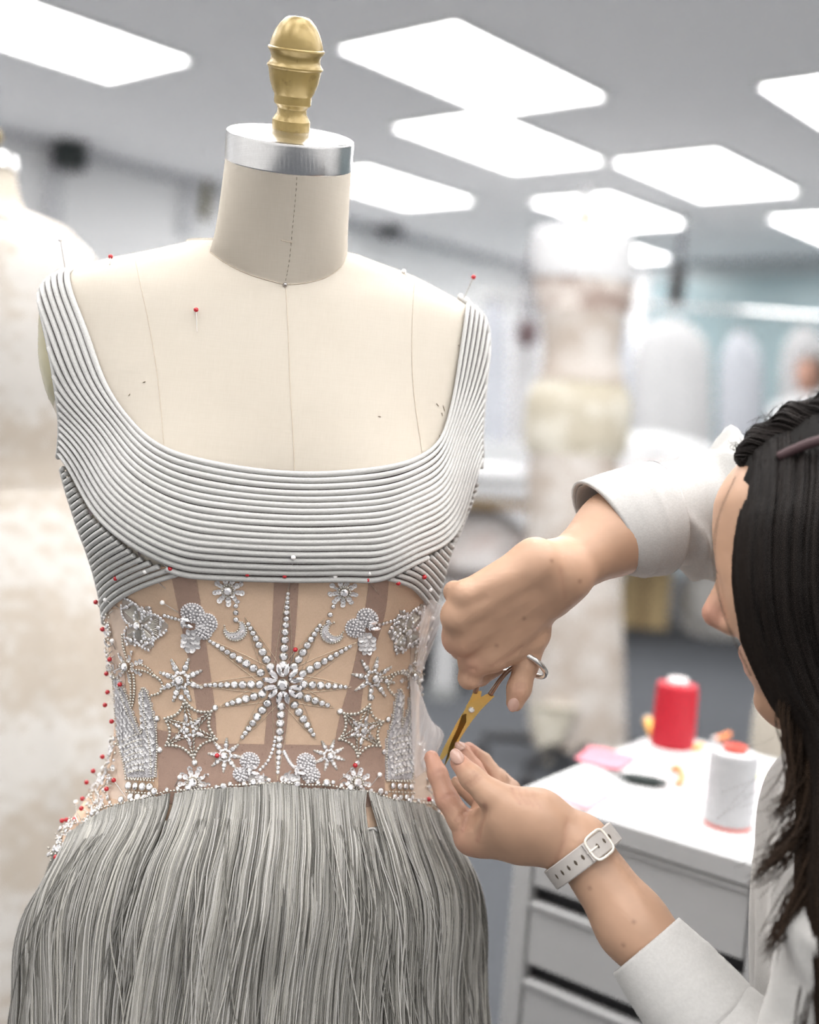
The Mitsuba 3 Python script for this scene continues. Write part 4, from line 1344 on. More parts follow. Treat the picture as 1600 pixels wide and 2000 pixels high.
pansy((367, 1216), [(377, 1197, 22, 18, .2), (404, 1218, 20, 19, .3), (398, 1233, 16, 14, .5)], [(374, 1252, 19, 21, .1)], 'frosted pansy with sequined lower petal, upper left of the starburst')
pansy((723, 1221), [(717, 1207, 20, 17, .5), (693, 1227, 18, 17, .3)], [(716, 1257, 17, 20, 0)], 'frosted pansy with sequined lower petal, upper right of the starburst')
pansy((494, 1503), [(488, 1486, 18, 16, .2), (472, 1513, 16, 13, .4)], [(506, 1524, 20, 12, .1)], 'frosted pansy at the top of the fringe, left of the starburst foot')
pansy((582, 1503), [(598, 1488, 18, 16, .4), (606, 1512, 18, 15, .3)], [(567, 1522, 18, 13, -.3)], 'frosted pansy at the top of the fringe, right of the starburst foot')


def sequin_flower(cx, cy, R, label, n=9, rot=0.2):
    o = Ornament('sequin_flower', label)
    for k in range(n):
        a = rot + 2 * math.pi * k / n
        for f in (.92, .66, .42):
            o.sequin(cx + R * f * math.cos(a), cy + R * f * math.sin(a), 5.6 if f > .5 else 5.0, lift=.0022 + .0012 * (1 - f))
        o.bead(cx + R * 1.02 * math.cos(a), cy + R * 1.02 * math.sin(a), 2.2, frost=True)
    o.stone(cx, cy, 9.0, lift=.0042)
    t = np.linspace(0, 6.28, 13)
    o.chain(np.stack([cx + 11 * np.cos(t), cy + 11 * np.sin(t)], 1), 4.6, 2.2, lift=.004)
    return o


for (c, R, stones, moon, horn, lab) in (((447, 1153), 29, [(461, 1183, 4.5), (461, 1196, 5.0), (461, 1210, 5.0)], (460, 1231), .55, 'left'), ((670, 1156), 27, [(651, 1184, 4.5), (645, 1200, 5.0), (641, 1214, 4.6)], (648, 1236), -.45, 'right')):
    o = sequin_flower(*c, R, f'sequin flower under the bust band on the {lab}, with a moon hanging below')
    o.done()
    o = Ornament('moon_pendant', f'crescent moon on a short crystal chain, {lab} of the top ray')
    for x, y, r in stones: o.stone(x, y, r)
    a = np.linspace(-.35, math.pi + .55, 24) + (0 if horn > 0 else .0)
    a = a - .55 if horn > 0 else a + .75
    outer = np.stack([moon[0] + 22 * np.cos(a), moon[1] + 20 * np.sin(a)], 1)
    off = np.array([-6, -9]) if horn > 0 else np.array([8, -7])
    inn = np.stack([moon[0] + off[0] + 15 * np.cos(a), moon[1] + off[1] + 14 * np.sin(a)], 1)
    o.pad(np.vstack([outer, inn[::-1]]), 'm_frost', .0026, 'crescent', step=3.0)
    o.chain(outer, 4.6, 2.4)
    o.chain(inn, 4.6, 2.2)
    for f in (.35, .5, .65):
        k = int(f * 23)
        o.marquise(*((outer[k] + inn[k]) / 2), 15, a[k] + 1.57, lift=.0034)
    o.done()
for c, R, lab in (((380, 1527), 30, 'sequin flower at the top of the fringe, right of the left beaded hand'), ((695, 1527), 27, 'sequin flower at the top of the fringe, left of the right beaded hand')):
    sequin_flower(*c, R, lab).done()


def hand_motif(poly, rows, label, lines):
    o = Ornament('beaded_hand', label)
    o.pad(poly, 'm_palegrey', .0026, 'palm', puff=.0016, label='pale sequin filled hand')
    pg, tiny = sg.Polygon(poly).buffer(-4), []
    x0, y0, x1, y1 = pg.bounds
    for y in np.arange(y0, y1, 6.5):
        for x in np.arange(x0, x1, 7.5):
            x_, y_ = x + g3.normal(0, .8) + 3 * (int(y / 6.5) % 2), y - .25 * (x - x0) + g3.normal(0, .8)
            if pg.contains(sg.Point(x_, y_)):
                p, R = o.place(x_, y_, .0044, None, .14)
                d = DISC.copy()
                d.apply_transform(mat4(R, p, 4.6 * PXM))
                tiny.append(d)
    part(o.key, 'sequin_fill', cat(*tiny), 'm_sequin', smooth=False, kind='stuff')
    q = np.vstack([poly, poly[:1]])
    o.chain(q, 4.8, 2.3, smooth=False, lift=.003)
    for a in lines: o.chain(a, 4.6, 1.9, lift=.0046)
    for y, xs, r in rows:
        for x in xs:
            if r > 4: o.stone(x, y + (x - xs[0]) * .06, r, lift=.004)
            else: o.bead(x, y + (x - xs[0]) * .06, r, lift=.0038)
    o.done()


HL = np.array([(249, 1520), (244, 1490), (234, 1456), (228, 1411), (225, 1360), (222, 1318), (234, 1325), (247, 1350), (259, 1385), (272, 1420), (280, 1436), (277, 1400), (274, 1360), (279, 1341), (289, 1348), (296, 1371),
               (303, 1400), (308, 1430), (309, 1467), (305, 1520)], float)
HR = np.array([(754, 1524), (753, 1488), (754, 1441), (764, 1405), (772, 1357), (780, 1343), (787, 1358), (784, 1400), (782, 1424), (794, 1388), (799, 1357), (804, 1338), (809, 1381), (810, 1429), (807, 1476), (804, 1524)], float)
lnL = [[(245 + 2 * k, 1448 + 10 * k), (262 + 1.5 * k, 1438 + 11 * k), (280 + k, 1432 + 12 * k)] for k in range(7)] + [[(236, 1340), (252, 1385), (272, 1432)], [(284, 1350), (288, 1400), (298, 1460), (300, 1510)]]
lnR = [[(762 + k, 1440 + 12 * k), (778 + k, 1436 + 12 * k), (795, 1434 + 12 * k)] for k in range(7)] + [[(800, 1350), (797, 1395), (790, 1435)]]
hand_motif(HL, [(1521, np.arange(250, 308, 6), 2.6), (1534, [256, 270, 283, 297], 7.6), (1546, np.arange(252, 308, 6), 2.6), (1556, [260, 274, 287, 300], 7.2), (1567, np.arange(253, 312, 6), 2.8)], 'beaded hand with two rows of crystals at its cuff, left side of the waist', lnL)
hand_motif(HR, [(1524, np.arange(756, 806, 6), 2.6), (1534, [763, 776, 788, 799], 6.4), (1545, np.arange(757, 806, 6), 2.6), (1555, [766, 778, 790, 800], 6.0), (1564, np.arange(758, 808, 6), 2.6)], 'beaded hand with two rows of crystals at its cuff, right side of the waist', lnR)

# side stars with beaded arms and curls
o = sequin_flower(250, 1302, 30, 'pale sequin star with beaded arms at the left edge of the waist', 7, .5)
o.chain([(262, 1308), (285, 1311), (300, 1320)], 5.5, 3.0); o.chain([(268, 1296), (288, 1303), (302, 1318)], 5.5, 2.6)
for dx in (0, 7): o.chain([(255 + dx, 1318), (257 + dx, 1345), (256 + dx * .6, 1378)], 5.4, 3.0)
o.chain([(304, 1320), (317, 1333), (316, 1350), (298, 1358)], 6.0, 3.4); o.chain([(240, 1240), (242, 1262), (248, 1284)], 5.4, 2.8)
o.done()
o = sequin_flower(803, 1322, 22, 'pale sequin star with beaded arms at the right edge of the waist', 7, .1)
o.chain([(795, 1318), (775, 1316), (762, 1328), (757, 1342), (768, 1357)], 6.0, 3.2); o.chain([(740, 1322), (755, 1322), (770, 1314), (795, 1310)], 6.0, 3.0)
o.chain([(812, 1270), (809, 1290), (806, 1310)], 5.4, 3.0); o.chain([(806, 1330), (810, 1350), (806, 1372)], 5.4, 3.0)
o.done()
# link chains between flower and pansy, and garlands at the starburst's foot
o = Ornament('crystal_chain', 'short crystal chain joining the left beaded flower and pansy')
for k in range(5): o.stone(322 + 7.2 * k, 1202 + 2.0 * k, 3.9)
o.done()
o = Ornament('crystal_chain', 'short crystal chain joining the right beaded flower and pansy')
for k in range(5): o.stone(740 + 7.4 * k, 1220 - 2.2 * k, 3.9)
o.done()
for pts, lab in (([(538, 1440), (534, 1460), (522, 1488), (508, 1503)], 'crystal garland curving from the starburst foot to the left pansy'), ([(555, 1468), (562, 1482), (570, 1494), (577, 1500)], 'crystal garland curving from the starburst foot to the right pansy')):
    o = Ornament('crystal_garland', lab)
    q = resample(spline(pts, 30), 10)
    for x, y in q: o.stone(x, y, 3.6)
    o.done()
# bead edging along the top of the fringe
o = Ornament('bead_edging', 'row of crystals and beads along the top of the fringe', .0060)
edge = spline([(176, 1598), (212, 1576), (250, 1567), (316, 1548), (345, 1542), (410, 1538), (440, 1532), (475, 1530), (545, 1526), (600, 1530), (630, 1530), (655, 1534), (680, 1540), (720, 1545), (750, 1555), (800, 1566), (838, 1570), (862, 1590)], 130)
o.chain(edge, 6.5, 2.8)
for k, f in enumerate(np.linspace(.03, .97, 34)):
    x, y = edge[int(f * 129)]
    o.stone(x + g3.normal(0, 2), y - 4 + g3.normal(0, 2), 4.2 + 2.6 * (k % 3 == 0))
o.done()


def cluster(name, label, pts, spread, nb, ns, nq, lift=.004, seed=0):
    g = np.random.default_rng(seed)
    o = Ornament(name, label, lift)
    q = resample(spline(pts, 60), 60)
    for _ in range(nb):
        k = g.integers(0, 60)
        o.bead(q[k, 0] + g.normal(0, spread), q[k, 1] + g.normal(0, spread), g.uniform(2, 3.6), frost=g.random() < .4)
    for _ in range(ns):
        k = g.integers(0, 60)
        o.stone(q[k, 0] + g.normal(0, spread), q[k, 1] + g.normal(0, spread), g.uniform(4, 6))
    for _ in range(nq):
        k = g.integers(0, 60)
        o.sequin(q[k, 0] + g.normal(0, spread), q[k, 1] + g.normal(0, spread), g.uniform(6, 8))
    for _ in range(nb // 4):
        k = g.integers(0, 60)
        a, l = g.uniform(0, 6.28), g.uniform(7, 15)
        p = q[k] + g.normal(0, spread * .6, 2)
        o.bugle(p, p + l * np.array([math.cos(a), math.sin(a)]), 1.3, frost=g.random() < .6)
    o.done()


cluster('bead_cluster', 'sparkling bead spray on the left hip above the fringe', [(205, 1500), (188, 1540), (196, 1572), (180, 1598)], 9, 110, 8, 12, seed=1)
cluster('bead_cluster', 'beads trailing down the left edge of the fringe', [(168, 1598), (150, 1612), (130, 1640), (116, 1672)], 5, 70, 9, 4, .008, seed=2)
cluster('bead_cluster', 'pale leaves and stones along the upper left edge of the waist', [(212, 1200), (214, 1240), (216, 1280), (224, 1320)], 4, 40, 6, 6, seed=3)
cluster('bead_cluster', 'sequined spray at the left edge, beside the beaded hand', [(222, 1440), (220, 1480), (214, 1510), (206, 1530)], 5, 40, 5, 12, seed=4)
cluster('bead_cluster', 'beads along the upper right edge of the waist', [(828, 1230), (822, 1270), (818, 1310), (814, 1350)], 4, 50, 6, 4, seed=5)
cluster('bead_cluster', 'sequined spray at the right edge, by the fingertips', [(820, 1440), (828, 1480), (836, 1520), (846, 1560), (858, 1588)], 5, 80, 8, 14, seed=6)

# loose tulle standing off the right side
def sheet(name, rows, label):
    """rows: lists of (px, py, depth)."""
    P = np.array([[at(x, y, d) for x, y, d in r] for r in rows])
    n = 24
    P = np.stack([np.stack([CubicSpline(np.linspace(0, 1, P.shape[1]), P[i, :, k])(np.linspace(0, 1, n)) for k in range(3)], 1) for i in range(len(P))])
    P = np.stack([CubicSpline(np.linspace(0, 1, len(P)), P[:, :, k], axis=0)(np.linspace(0, 1, n)) for k in range(3)], 2)
    P = P + .0012 * np.sin(np.arange(n)[:, None] * 1.3 + np.arange(n)[None] * .8)[..., None] * fw
    part(gown, name, grid(P), 'm_sheer', smooth=True, label=label)


sheet('loose_tulle', [[(800, 1320, .955), (804, 1400, .955), (806, 1470, .955), (812, 1520, .955)], [(815, 1335, .965), (828, 1400, .96), (830, 1450, .955), (838, 1500, .955)], [(824, 1360, .97), (842, 1410, .965), (850, 1445, .955), (848, 1486, .955)], [(826, 1370, .975), (848, 1412, .97), (866, 1430, .955), (858, 1462, .955)]], 'loose end of sheer tulle standing off the waist')
sheet('loose_tulle', [[(828, 1160, .95), (822, 1210, .95), (818, 1260, .95), (812, 1310, .95)], [(846, 1172, .955), (840, 1215, .955), (830, 1260, .955), (820, 1310, .955)], [(868, 1186, .95), (858, 1222, .955), (844, 1262, .96), (826, 1310, .96)]], 'loose flap of sheer tulle at the right of the waist')
# ------------------------------------------------------------------ dressmaking pins
principled('m_pin_red', (0.42, 0.008, 0.015), 0.2, clearcoat=.6)
principled('m_pin_white', (0.85, 0.83, 0.81), 0.2, clearcoat=.6)
principled('m_pin_steel', (0.60, 0.57, 0.54), 0.25, metallic=.9)
PIN_HEAD = {c: mikit.ply(trimesh.creation.icosphere(subdivisions=2, radius=1.0), 'm_pin_' + c, smooth=True) for c in ('red', 'white')}
R_, W_ = 'red', 'white'
PINS = [  # head, point (photograph pixels), colour, stand-off of the head in mm, where
    ((383, 605), (385, 648), R_, 4, 'alone on the bare chest'), ((216, 501), (214, 516), R_, 4, 'peeping over the left shoulder line'), ((118, 468), (104, 528), W_, 6, 'standing on the left strap'),
    ((925, 541), (923, 590), R_, 6, 'standing on the right strap'), ((789, 530), (796, 540), W_, 4, 'on the right shoulder line'),
    ((226, 1130), (262, 1138), R_, 5, 'on the left side cords, below the band'), ((283, 1117), (324, 1150), W_, 5, 'on the left cords, pointing to the boning strip'), ((332, 1111), (320, 1104), R_, 5, 'at the left corner of the bust band'),
    ((206, 1172), (238, 1191), W_, 6, 'at the lower end of the left side cords'), ((187, 1176), (203, 1200), R_, 6, 'sticking out left of the white one under the side cords'), ((317, 1177), (350, 1197), W_, 5, 'between the left beaded flower and pansy'),
    ((483, 1122), (470, 1118), R_, 5, 'on the lowest band cord, above the left sequin flower'), ((556, 1125), (540, 1122), R_, 5, 'on the lowest band cord, above the top ray'), ((573, 1089), (564, 1150), W_, 7, 'long one above the tip of the top ray'),
    ((655, 1126), (622, 1123), W_, 4, 'on the lowest band cord, above the right sequin flower'), ((722, 1120), (735, 1123), W_, 5, 'on the band just above a red one, right'), ((719, 1133), (748, 1172), R_, 5, 'just under the band, pointing to the right boning strip'),
    ((778, 1139), (750, 1126), R_, 5, 'at the right corner of the bust band'), ((829, 1127), (790, 1124), R_, 6, 'on the right side cords'), ((840, 1152), (808, 1151), W_, 5, 'on the right side cords, lower than the red one'),
    ((577, 1269), (566, 1300), R_, 6, 'at the foot of the top ray of the starburst'), ((826, 1248), (815, 1255), W_, 7, 'large one beside the right beaded flower'), ((845, 1208), (822, 1232), W_, 7, 'slanting on the tulle flap at the right'),
    ((424, 1476), (418, 1500), R_, 6, 'in the small left snowflake'), ((694, 1495), (658, 1530), R_, 6, 'with a long shaft under the right hexagonal web'), ((742, 1513), (720, 1540), W_, 6, 'beside the right sequin flower over the fringe'),
    ((351, 1518), (339, 1540), W_, 6, 'beside the left sequin flower over the fringe'), ((838, 1561), (797, 1560), R_, 6, 'beside the cuff of the right beaded hand'), ((832, 1481), (838, 1500), R_, 7, 'on the sequins by the fingertip'),
    ((851, 1553), (846, 1570), R_, 7, 'at the edge, against the pinching finger'),
    ((200, 1229), (212, 1240), R_, 6, 'at the left waist edge, highest of five there'), ((219, 1252), (226, 1270), W_, 5, 'small one at the left waist edge'), ((214, 1288), (224, 1300), R_, 6, 'at the left waist edge beside the sequin star'),
    ((208, 1316), (220, 1325), R_, 6, 'at the left waist edge, under the sequin star'), ((234, 1337), (252, 1370), R_, 6, 'on the left finger of the left beaded hand'), ((210, 1352), (224, 1368), R_, 6, 'at the left waist edge, upper of a close pair'),
    ((205, 1377), (222, 1365), R_, 7, 'at the left waist edge, lower of a close pair'), ((218, 1409), (228, 1412), R_, 6, 'at the narrowest point of the left waist'), ((200, 1478), (212, 1490), R_, 7, 'on the sequin spray at the left edge'),
    ((222, 1524), (248, 1560), R_, 6, 'beside the cuff of the left beaded hand, upper of two'), ((208, 1541), (213, 1570), R_, 6, 'beside the cuff of the left beaded hand, lower of two'), ((182, 1506), (196, 1525), R_, 9, 'above the left hip bead spray'),
    ((169, 1528), (186, 1540), R_, 9, 'at the upper edge of the left hip bead spray'), ((161, 1560), (178, 1568), R_, 8, 'at the left edge of the hip bead spray'), ((159, 1579), (176, 1588), R_, 8, 'at the left edge of the hip bead spray, a little lower'),
    ((148, 1567), (150, 1600), W_, 9, 'standing left of the hip bead spray'), ((146, 1600), (158, 1608), R_, 8, 'on the left hip, rightmost of three in a row'), ((130, 1601), (150, 1610), R_, 9, 'on the left hip, middle of three in a row'),
    ((121, 1603), (124, 1630), R_, 10, 'on the left hip, leftmost of three in a row'), ((109, 1674), (116, 1684), R_, 8, 'lowest on the left hip, at the fringe')]
for (hx, hy), (tx, ty), c, up_mm, where in PINS:
    t = thing('dressmaking_pin', f'{c}-headed pin {where}', 'pin', 'pins stuck in the gown and form')
    h = on(hx, hy, up_mm * .001, RD)
    d = dist(h)
    # the head stays on its line of sight
    v = ray(hx, hy)
    h = cam + v * (h[1] / v[1])
    p = on(tx, ty, .0015, RD)
    copy_part(t, 'head', PIN_HEAD[c], mat4(np.eye(3), h, 4.7 * d / FPX))
    part(t, 'shaft', tube(np.array([h, p]), .00036, 5), 'm_pin_steel', smooth=True)
# ------------------------------------------------------------------ the woman: one continuous body, clothes and hair on it
def smin(a, b, k):
    h = np.clip(.5 + .5 * (b - a) / k, 0, 1)
    return b * (1 - h) + a * h - k * h * (1 - h)


def J(x, y, d, r):
    """A joint surveyed in the photograph: pixel, depth in metres, radius in pixels."""
    return np.r_[at(x, y, d), r * d / FPX]


def cone(P, a, b):
    """Distance to a tapered limb between two joints (x, y, z, radius)."""
    ba = b[:3] - a[:3]
    t = np.clip((P - a[:3]) @ ba / (ba @ ba + 1e-12), 0, 1)
    return np.linalg.norm(P - a[:3] - t[..., None] * ba, axis=-1) - (a[3] + (b[3] - a[3]) * t)


def oval(P, c, rad, R):
    q = (P - c) @ R / rad
    n = np.linalg.norm(q, axis=-1)
    return (n - 1) * np.min(rad) * .5 + (n - 1) * n / (np.linalg.norm(q / rad, axis=-1) + 1e-9) * .5


def nets(fn, lo, hi, h):
    """Surface nets: the zero level of fn over a box as a mesh with outward faces."""
    n = np.ceil((np.array(hi) - lo) / h).astype(int) + 1
    ax = [lo[k] + h * np.arange(n[k]) for k in range(3)]
    V = np.empty(n)
    for i0 in range(0, n[0], 16):                       # in slabs, to save memory
        g = np.stack(np.meshgrid(ax[0][i0:i0 + 16], ax[1], ax[2], indexing='ij'), -1)
        V[i0:i0 + 16] = fn(g)
    s = V < 0
    c = [s[i:n[0] - 1 + i, j:n[1] - 1 + j, k:n[2] - 1 + k] for i in (0, 1) for j in (0, 1) for k in (0, 1)]
    cnt = sum(x.astype(int) for x in c)
    act = (cnt > 0) & (cnt < 8)
    idx = -np.ones(act.shape, int)
    idx[act] = np.arange(act.sum())
    base = np.argwhere(act)
    acc, num = np.zeros((len(base), 3)), np.zeros(len(base))
    corner = [np.array([i, j, k]) for i in (0, 1) for j in (0, 1) for k in (0, 1)]
    for a in range(8):
        for b in range(a + 1, 8):
            if np.abs(corner[a] - corner[b]).sum() != 1: continue
            va, vb = V[tuple((base + corner[a]).T)], V[tuple((base + corner[b]).T)]
            m = (va < 0) != (vb < 0)
            t = np.where(m, va / np.where(m, va - vb, 1), 0)
            acc += np.where(m[:, None], corner[a] + t[:, None] * (corner[b] - corner[a]), 0)
            num += m
    P = lo + h * (base + acc / num[:, None])
    F = []
    for d in range(3):
        e1, e2 = [(1, 2), (2, 0), (0, 1)][d]
        sl = [slice(1, -1)] * 3
        sl[d] = slice(0, -1)
        sl2 = list(sl)
        sl2[d] = slice(1, None)
        A, B = s[tuple(sl)], s[tuple(sl2)]
        e = np.argwhere(A != B)
        off = np.array([1, 1, 1])
        off[d] = 0
        e = e + off
        flip = s[tuple(e.T)]
        u, v = np.eye(3, dtype=int)[e1], np.eye(3, dtype=int)[e2]
        q = np.stack([idx[tuple((e - u - v).T)], idx[tuple((e - v).T)], idx[tuple(e.T)], idx[tuple((e - u).T)]], 1)
        q[~flip] = q[~flip][:, ::-1]
        ok = (q >= 0).all(1)
        q = q[ok]
        F += [q[:, [0, 1, 2]], q[:, [0, 2, 3]]]
    return trimesh.Trimesh(P, np.vstack(F), process=False)


def limb_fn(groups, k_between):
    """groups: list of (blend, [(a, b), ...]); each group's cones blend by its own amount, the groups by k_between."""
    def fn(P):
        tot = None
        for kg, prims in groups:
            d = None
            for a, b in prims:
                q = cone(P, a, b)
                d = q if d is None else smin(d, q, kg)
            tot = d if tot is None else smin(tot, d, k_between)
        return tot
    return fn


def chainp(*js): return list(zip(js[:-1], js[1:]))


# right hand (holds the scissors) and forearm
W0, W1, W2 = J(1094, 1118, .900, 52), J(1046, 1098, .878, 36), J(1068, 1160, .906, 38)
mP, mR, mM, mI = J(908, 1160, .862, 26), J(894, 1204, .868, 26), J(898, 1247, .880, 27), J(926, 1288, .896, 29)
elbow_r = J(1640, 955, 1.02, 84)
GR = [(.014, chainp(W0, J(1205, 1040, .935, 77), J(1330, 1000, .967, 76), elbow_r)),
      (.014, [(W1, mP), (W1, mR), (W0, mR), (W0, mM), (W2, mM), (W2, mI), (W0, W1), (W0, W2), (J(1000, 1150, .890, 40), J(975, 1235, .906, 40)), (J(1010, 1220, .902, 40), J(962, 1280, .896, 32))]),
      (.0030, chainp(mP, J(888, 1156, .880, 21), J(898, 1172, .925, 18), J(928, 1180, .938, 16))),
      (.0030, chainp(mR, J(884, 1203, .886, 22), J(893, 1222, .925, 19), J(928, 1232, .938, 17))),
      (.0030, chainp(mM, J(890, 1249, .896, 24), J(900, 1268, .927, 20), J(938, 1282, .938, 17))),
      (.0030, chainp(mI, J(917, 1324, .898, 22), J(938, 1322, .915, 18), J(968, 1306, .925, 16))),
      (.0040, [(mI, J(996, 1272, .900, 25)), (J(996, 1272, .900, 25), J(1040, 1250, .904, 24))]),
      (.0050, chainp(J(1052, 1185, .905, 34), J(1046, 1238, .910, 28), J(1028, 1296, .908, 24), J(1014, 1345, .905, 23), J(1006, 1372, .904, 18)))]
hand_r = limb_fn(GR, .0045)
# left hand (pinches the edge) and forearm
V0 = J(1130, 1652, .866, 56)
nI, nM = J(921, 1634, .897, 27), J(938, 1600, .912, 24)
elbow_l = J(1520, 2130, .765, 84)
GL = [(.014, chainp(V0, J(1235, 1805, .842, 68), J(1350, 1940, .814, 70), elbow_l)),
      (.016, [(V0, J(1050, 1598, .868, 44)), (V0, J(1020, 1645, .877, 34)), (J(1050, 1598, .868, 44), J(985, 1580, .868, 38)), (J(1020, 1645, .877, 34), nI), (J(1050, 1598, .868, 44), nM), (J(985, 1600, .872, 40), nI),
                (J(1000, 1620, .880, 44), J(950, 1630, .892, 32)), (J(1060, 1620, .870, 46), J(1000, 1600, .874, 44))]),
      (.0035, chainp(nI, J(899, 1600, .897, 25), J(873, 1560, .902, 22.5), J(855, 1512, .912, 19.5), J(843, 1480, .921, 15))),
      (.0045, chainp(J(1010, 1582, .866, 44), J(962, 1556, .868, 32), J(922, 1519, .875, 24), J(897, 1489, .886, 18.5))),
      (.0030, [(J(894, 1530, .938, 15), J(944, 1574, .928, 18))]),
      (.0030, chainp(nM, J(952, 1545, .925, 20), J(926, 1500, .938, 17.5), J(901, 1463, .942, 14))),
      (.0030, chainp(J(965, 1575, .925, 22), J(975, 1524, .945, 18), J(944, 1486, .955, 16), J(915, 1462, .953, 13.5))),
      (.0030, chainp(J(985, 1570, .925, 22), J(1000, 1540, .948, 16), J(975, 1512, .962, 13)))]
hand_l = limb_fn(GL, .0045)


def box_of(groups, pad=.006):
    js = np.array([j for _, p in groups for ab in p for j in ab])
    return (js[:, :3] - js[:, 3:]).min(0) - pad, (js[:, :3] + js[:, 3:]).max(0) + pad


lo, hi = box_of(GR)
mesh_r = nets(hand_r, lo, hi, .0017)
lo, hi = box_of(GL)
mesh_l = nets(hand_l, lo, hi, .0017)

CREASE = []                                             # (polyline in space, depth, width) of skin folds, for their colour


def skin_at(fn, x, y):
    """Where a line of sight meets the surface fn = 0."""
    d = ray(x, y)
    ys_ = np.linspace(.80, 1.0, 500)
    v = fn(cam + d * ys_[:, None])
    return cam + d * ys_[np.argmax(v < 0)] if (v < 0).any() else None


def carve(mesh, fn, lines):
    """Press folds (depth > 0) and raise tendons (depth < 0) along photograph polylines: (points, depth mm, width mm)."""
    v = mesh.vertices.copy()
    n = np.array(trimesh.Trimesh(v, mesh.faces, process=False).vertex_normals)
    out = np.zeros(len(v))
    for pts, dep, wid in lines:
        q = spline(pts, 24) if len(pts) > 2 else resample(pts, 24)
        P = [skin_at(fn, x, y) for x, y in q]
        P = np.array([p for p in P if p is not None])
        if len(P) < 3: continue
        dist_, i = cKDTree(P).query(v)
        end = np.minimum(i, len(P) - 1 - i) / 4.0
        out += dep * 1e-3 * np.exp(-(dist_ / (wid * 1e-3)) ** 2) * np.clip(end + .25, 0, 1)
        if dep > 0: CREASE.append((P, dep, wid))
    return trimesh.Trimesh(v - n * out[:, None], mesh.faces, process=False)


mesh_r = carve(mesh_r, hand_r, [([(1040, 1112), (980, 1130), (920, 1158)], -.45, 5), ([(1048, 1132), (985, 1166), (915, 1200)], -.5, 5), ([(1056, 1152), (990, 1198), (916, 1242)], -.5, 5),
                                ([(1060, 1172), (1000, 1226), (945, 1272)], -.45, 5), ([(906, 1182), (930, 1176), (955, 1166)], .6, 4.5), ([(900, 1226), (928, 1218), (955, 1208)], .6, 4.5), ([(906, 1268), (935, 1258), (962, 1246)], .6, 4.5),
                                ([(1004, 1338), (1014, 1336), (1026, 1337)], .5, 1.7), ([(1004, 1345), (1014, 1343), (1025, 1344)], .5, 1.7), ([(1095, 1112), (1100, 1140), (1104, 1168)], .5, 3),
                                ([(896, 1318), (912, 1308), (930, 1304)], .5, 2.4), ([(1020, 1262), (990, 1285), (962, 1300)], .6, 3)])
mesh_l = carve(mesh_l, hand_l, [([(914, 1578), (909, 1598), (904, 1622)], 1.6, 2.6), ([(948, 1574), (940, 1604), (933, 1642)], 1.5, 3.2), ([(909, 1531), (921, 1526), (933, 1513)], .8, 1.8), ([(914, 1538), (926, 1531), (939, 1519)], .7, 1.7), ([(903, 1524), (915, 1517), (926, 1507)], .5, 1.6),
                                ([(1000, 1538), (1006, 1553), (1016, 1568)], .8, 2.2), ([(1012, 1538), (1019, 1555), (1030, 1570)], .7, 2.2), ([(1026, 1542), (1032, 1558), (1042, 1574)], .6, 2.2), ([(1040, 1546), (1046, 1562), (1056, 1578)], .5, 2.2),
                                ([(862, 1560), (874, 1554), (888, 1549)], .8, 1.9), ([(848, 1512), (857, 1507), (868, 1505)], .6, 1.7), ([(890, 1603), (902, 1590), (914, 1580)], .9, 2.2), ([(945, 1580), (925, 1600), (915, 1622)], 1.6, 7.0),
                                ([(1080, 1690), (1100, 1650), (1108, 1600)], .7, 3.0), ([(1190, 1668), (1230, 1720), (1270, 1772)], -.8, 5), ([(1172, 1690), (1215, 1745), (1250, 1800)], .6, 5)])

# head, neck, trunk and upper arms
HC = at(1655, 1036, .835)
yaw, pit = math.radians(17), math.radians(17)
FAC = np.array([-math.cos(yaw) * math.cos(pit), math.sin(yaw) * math.cos(pit), -math.sin(pit)])
HU = E_Z - (E_Z @ FAC) * FAC
HU /= np.linalg.norm(HU)
HL_ = np.cross(HU, FAC)                                 # her left, towards the camera
HR3 = np.stack([FAC, HL_, HU], 1)
sh_r, sh_l = J(1820, 1440, .96, 100), J(1870, 1540, .72, 100)


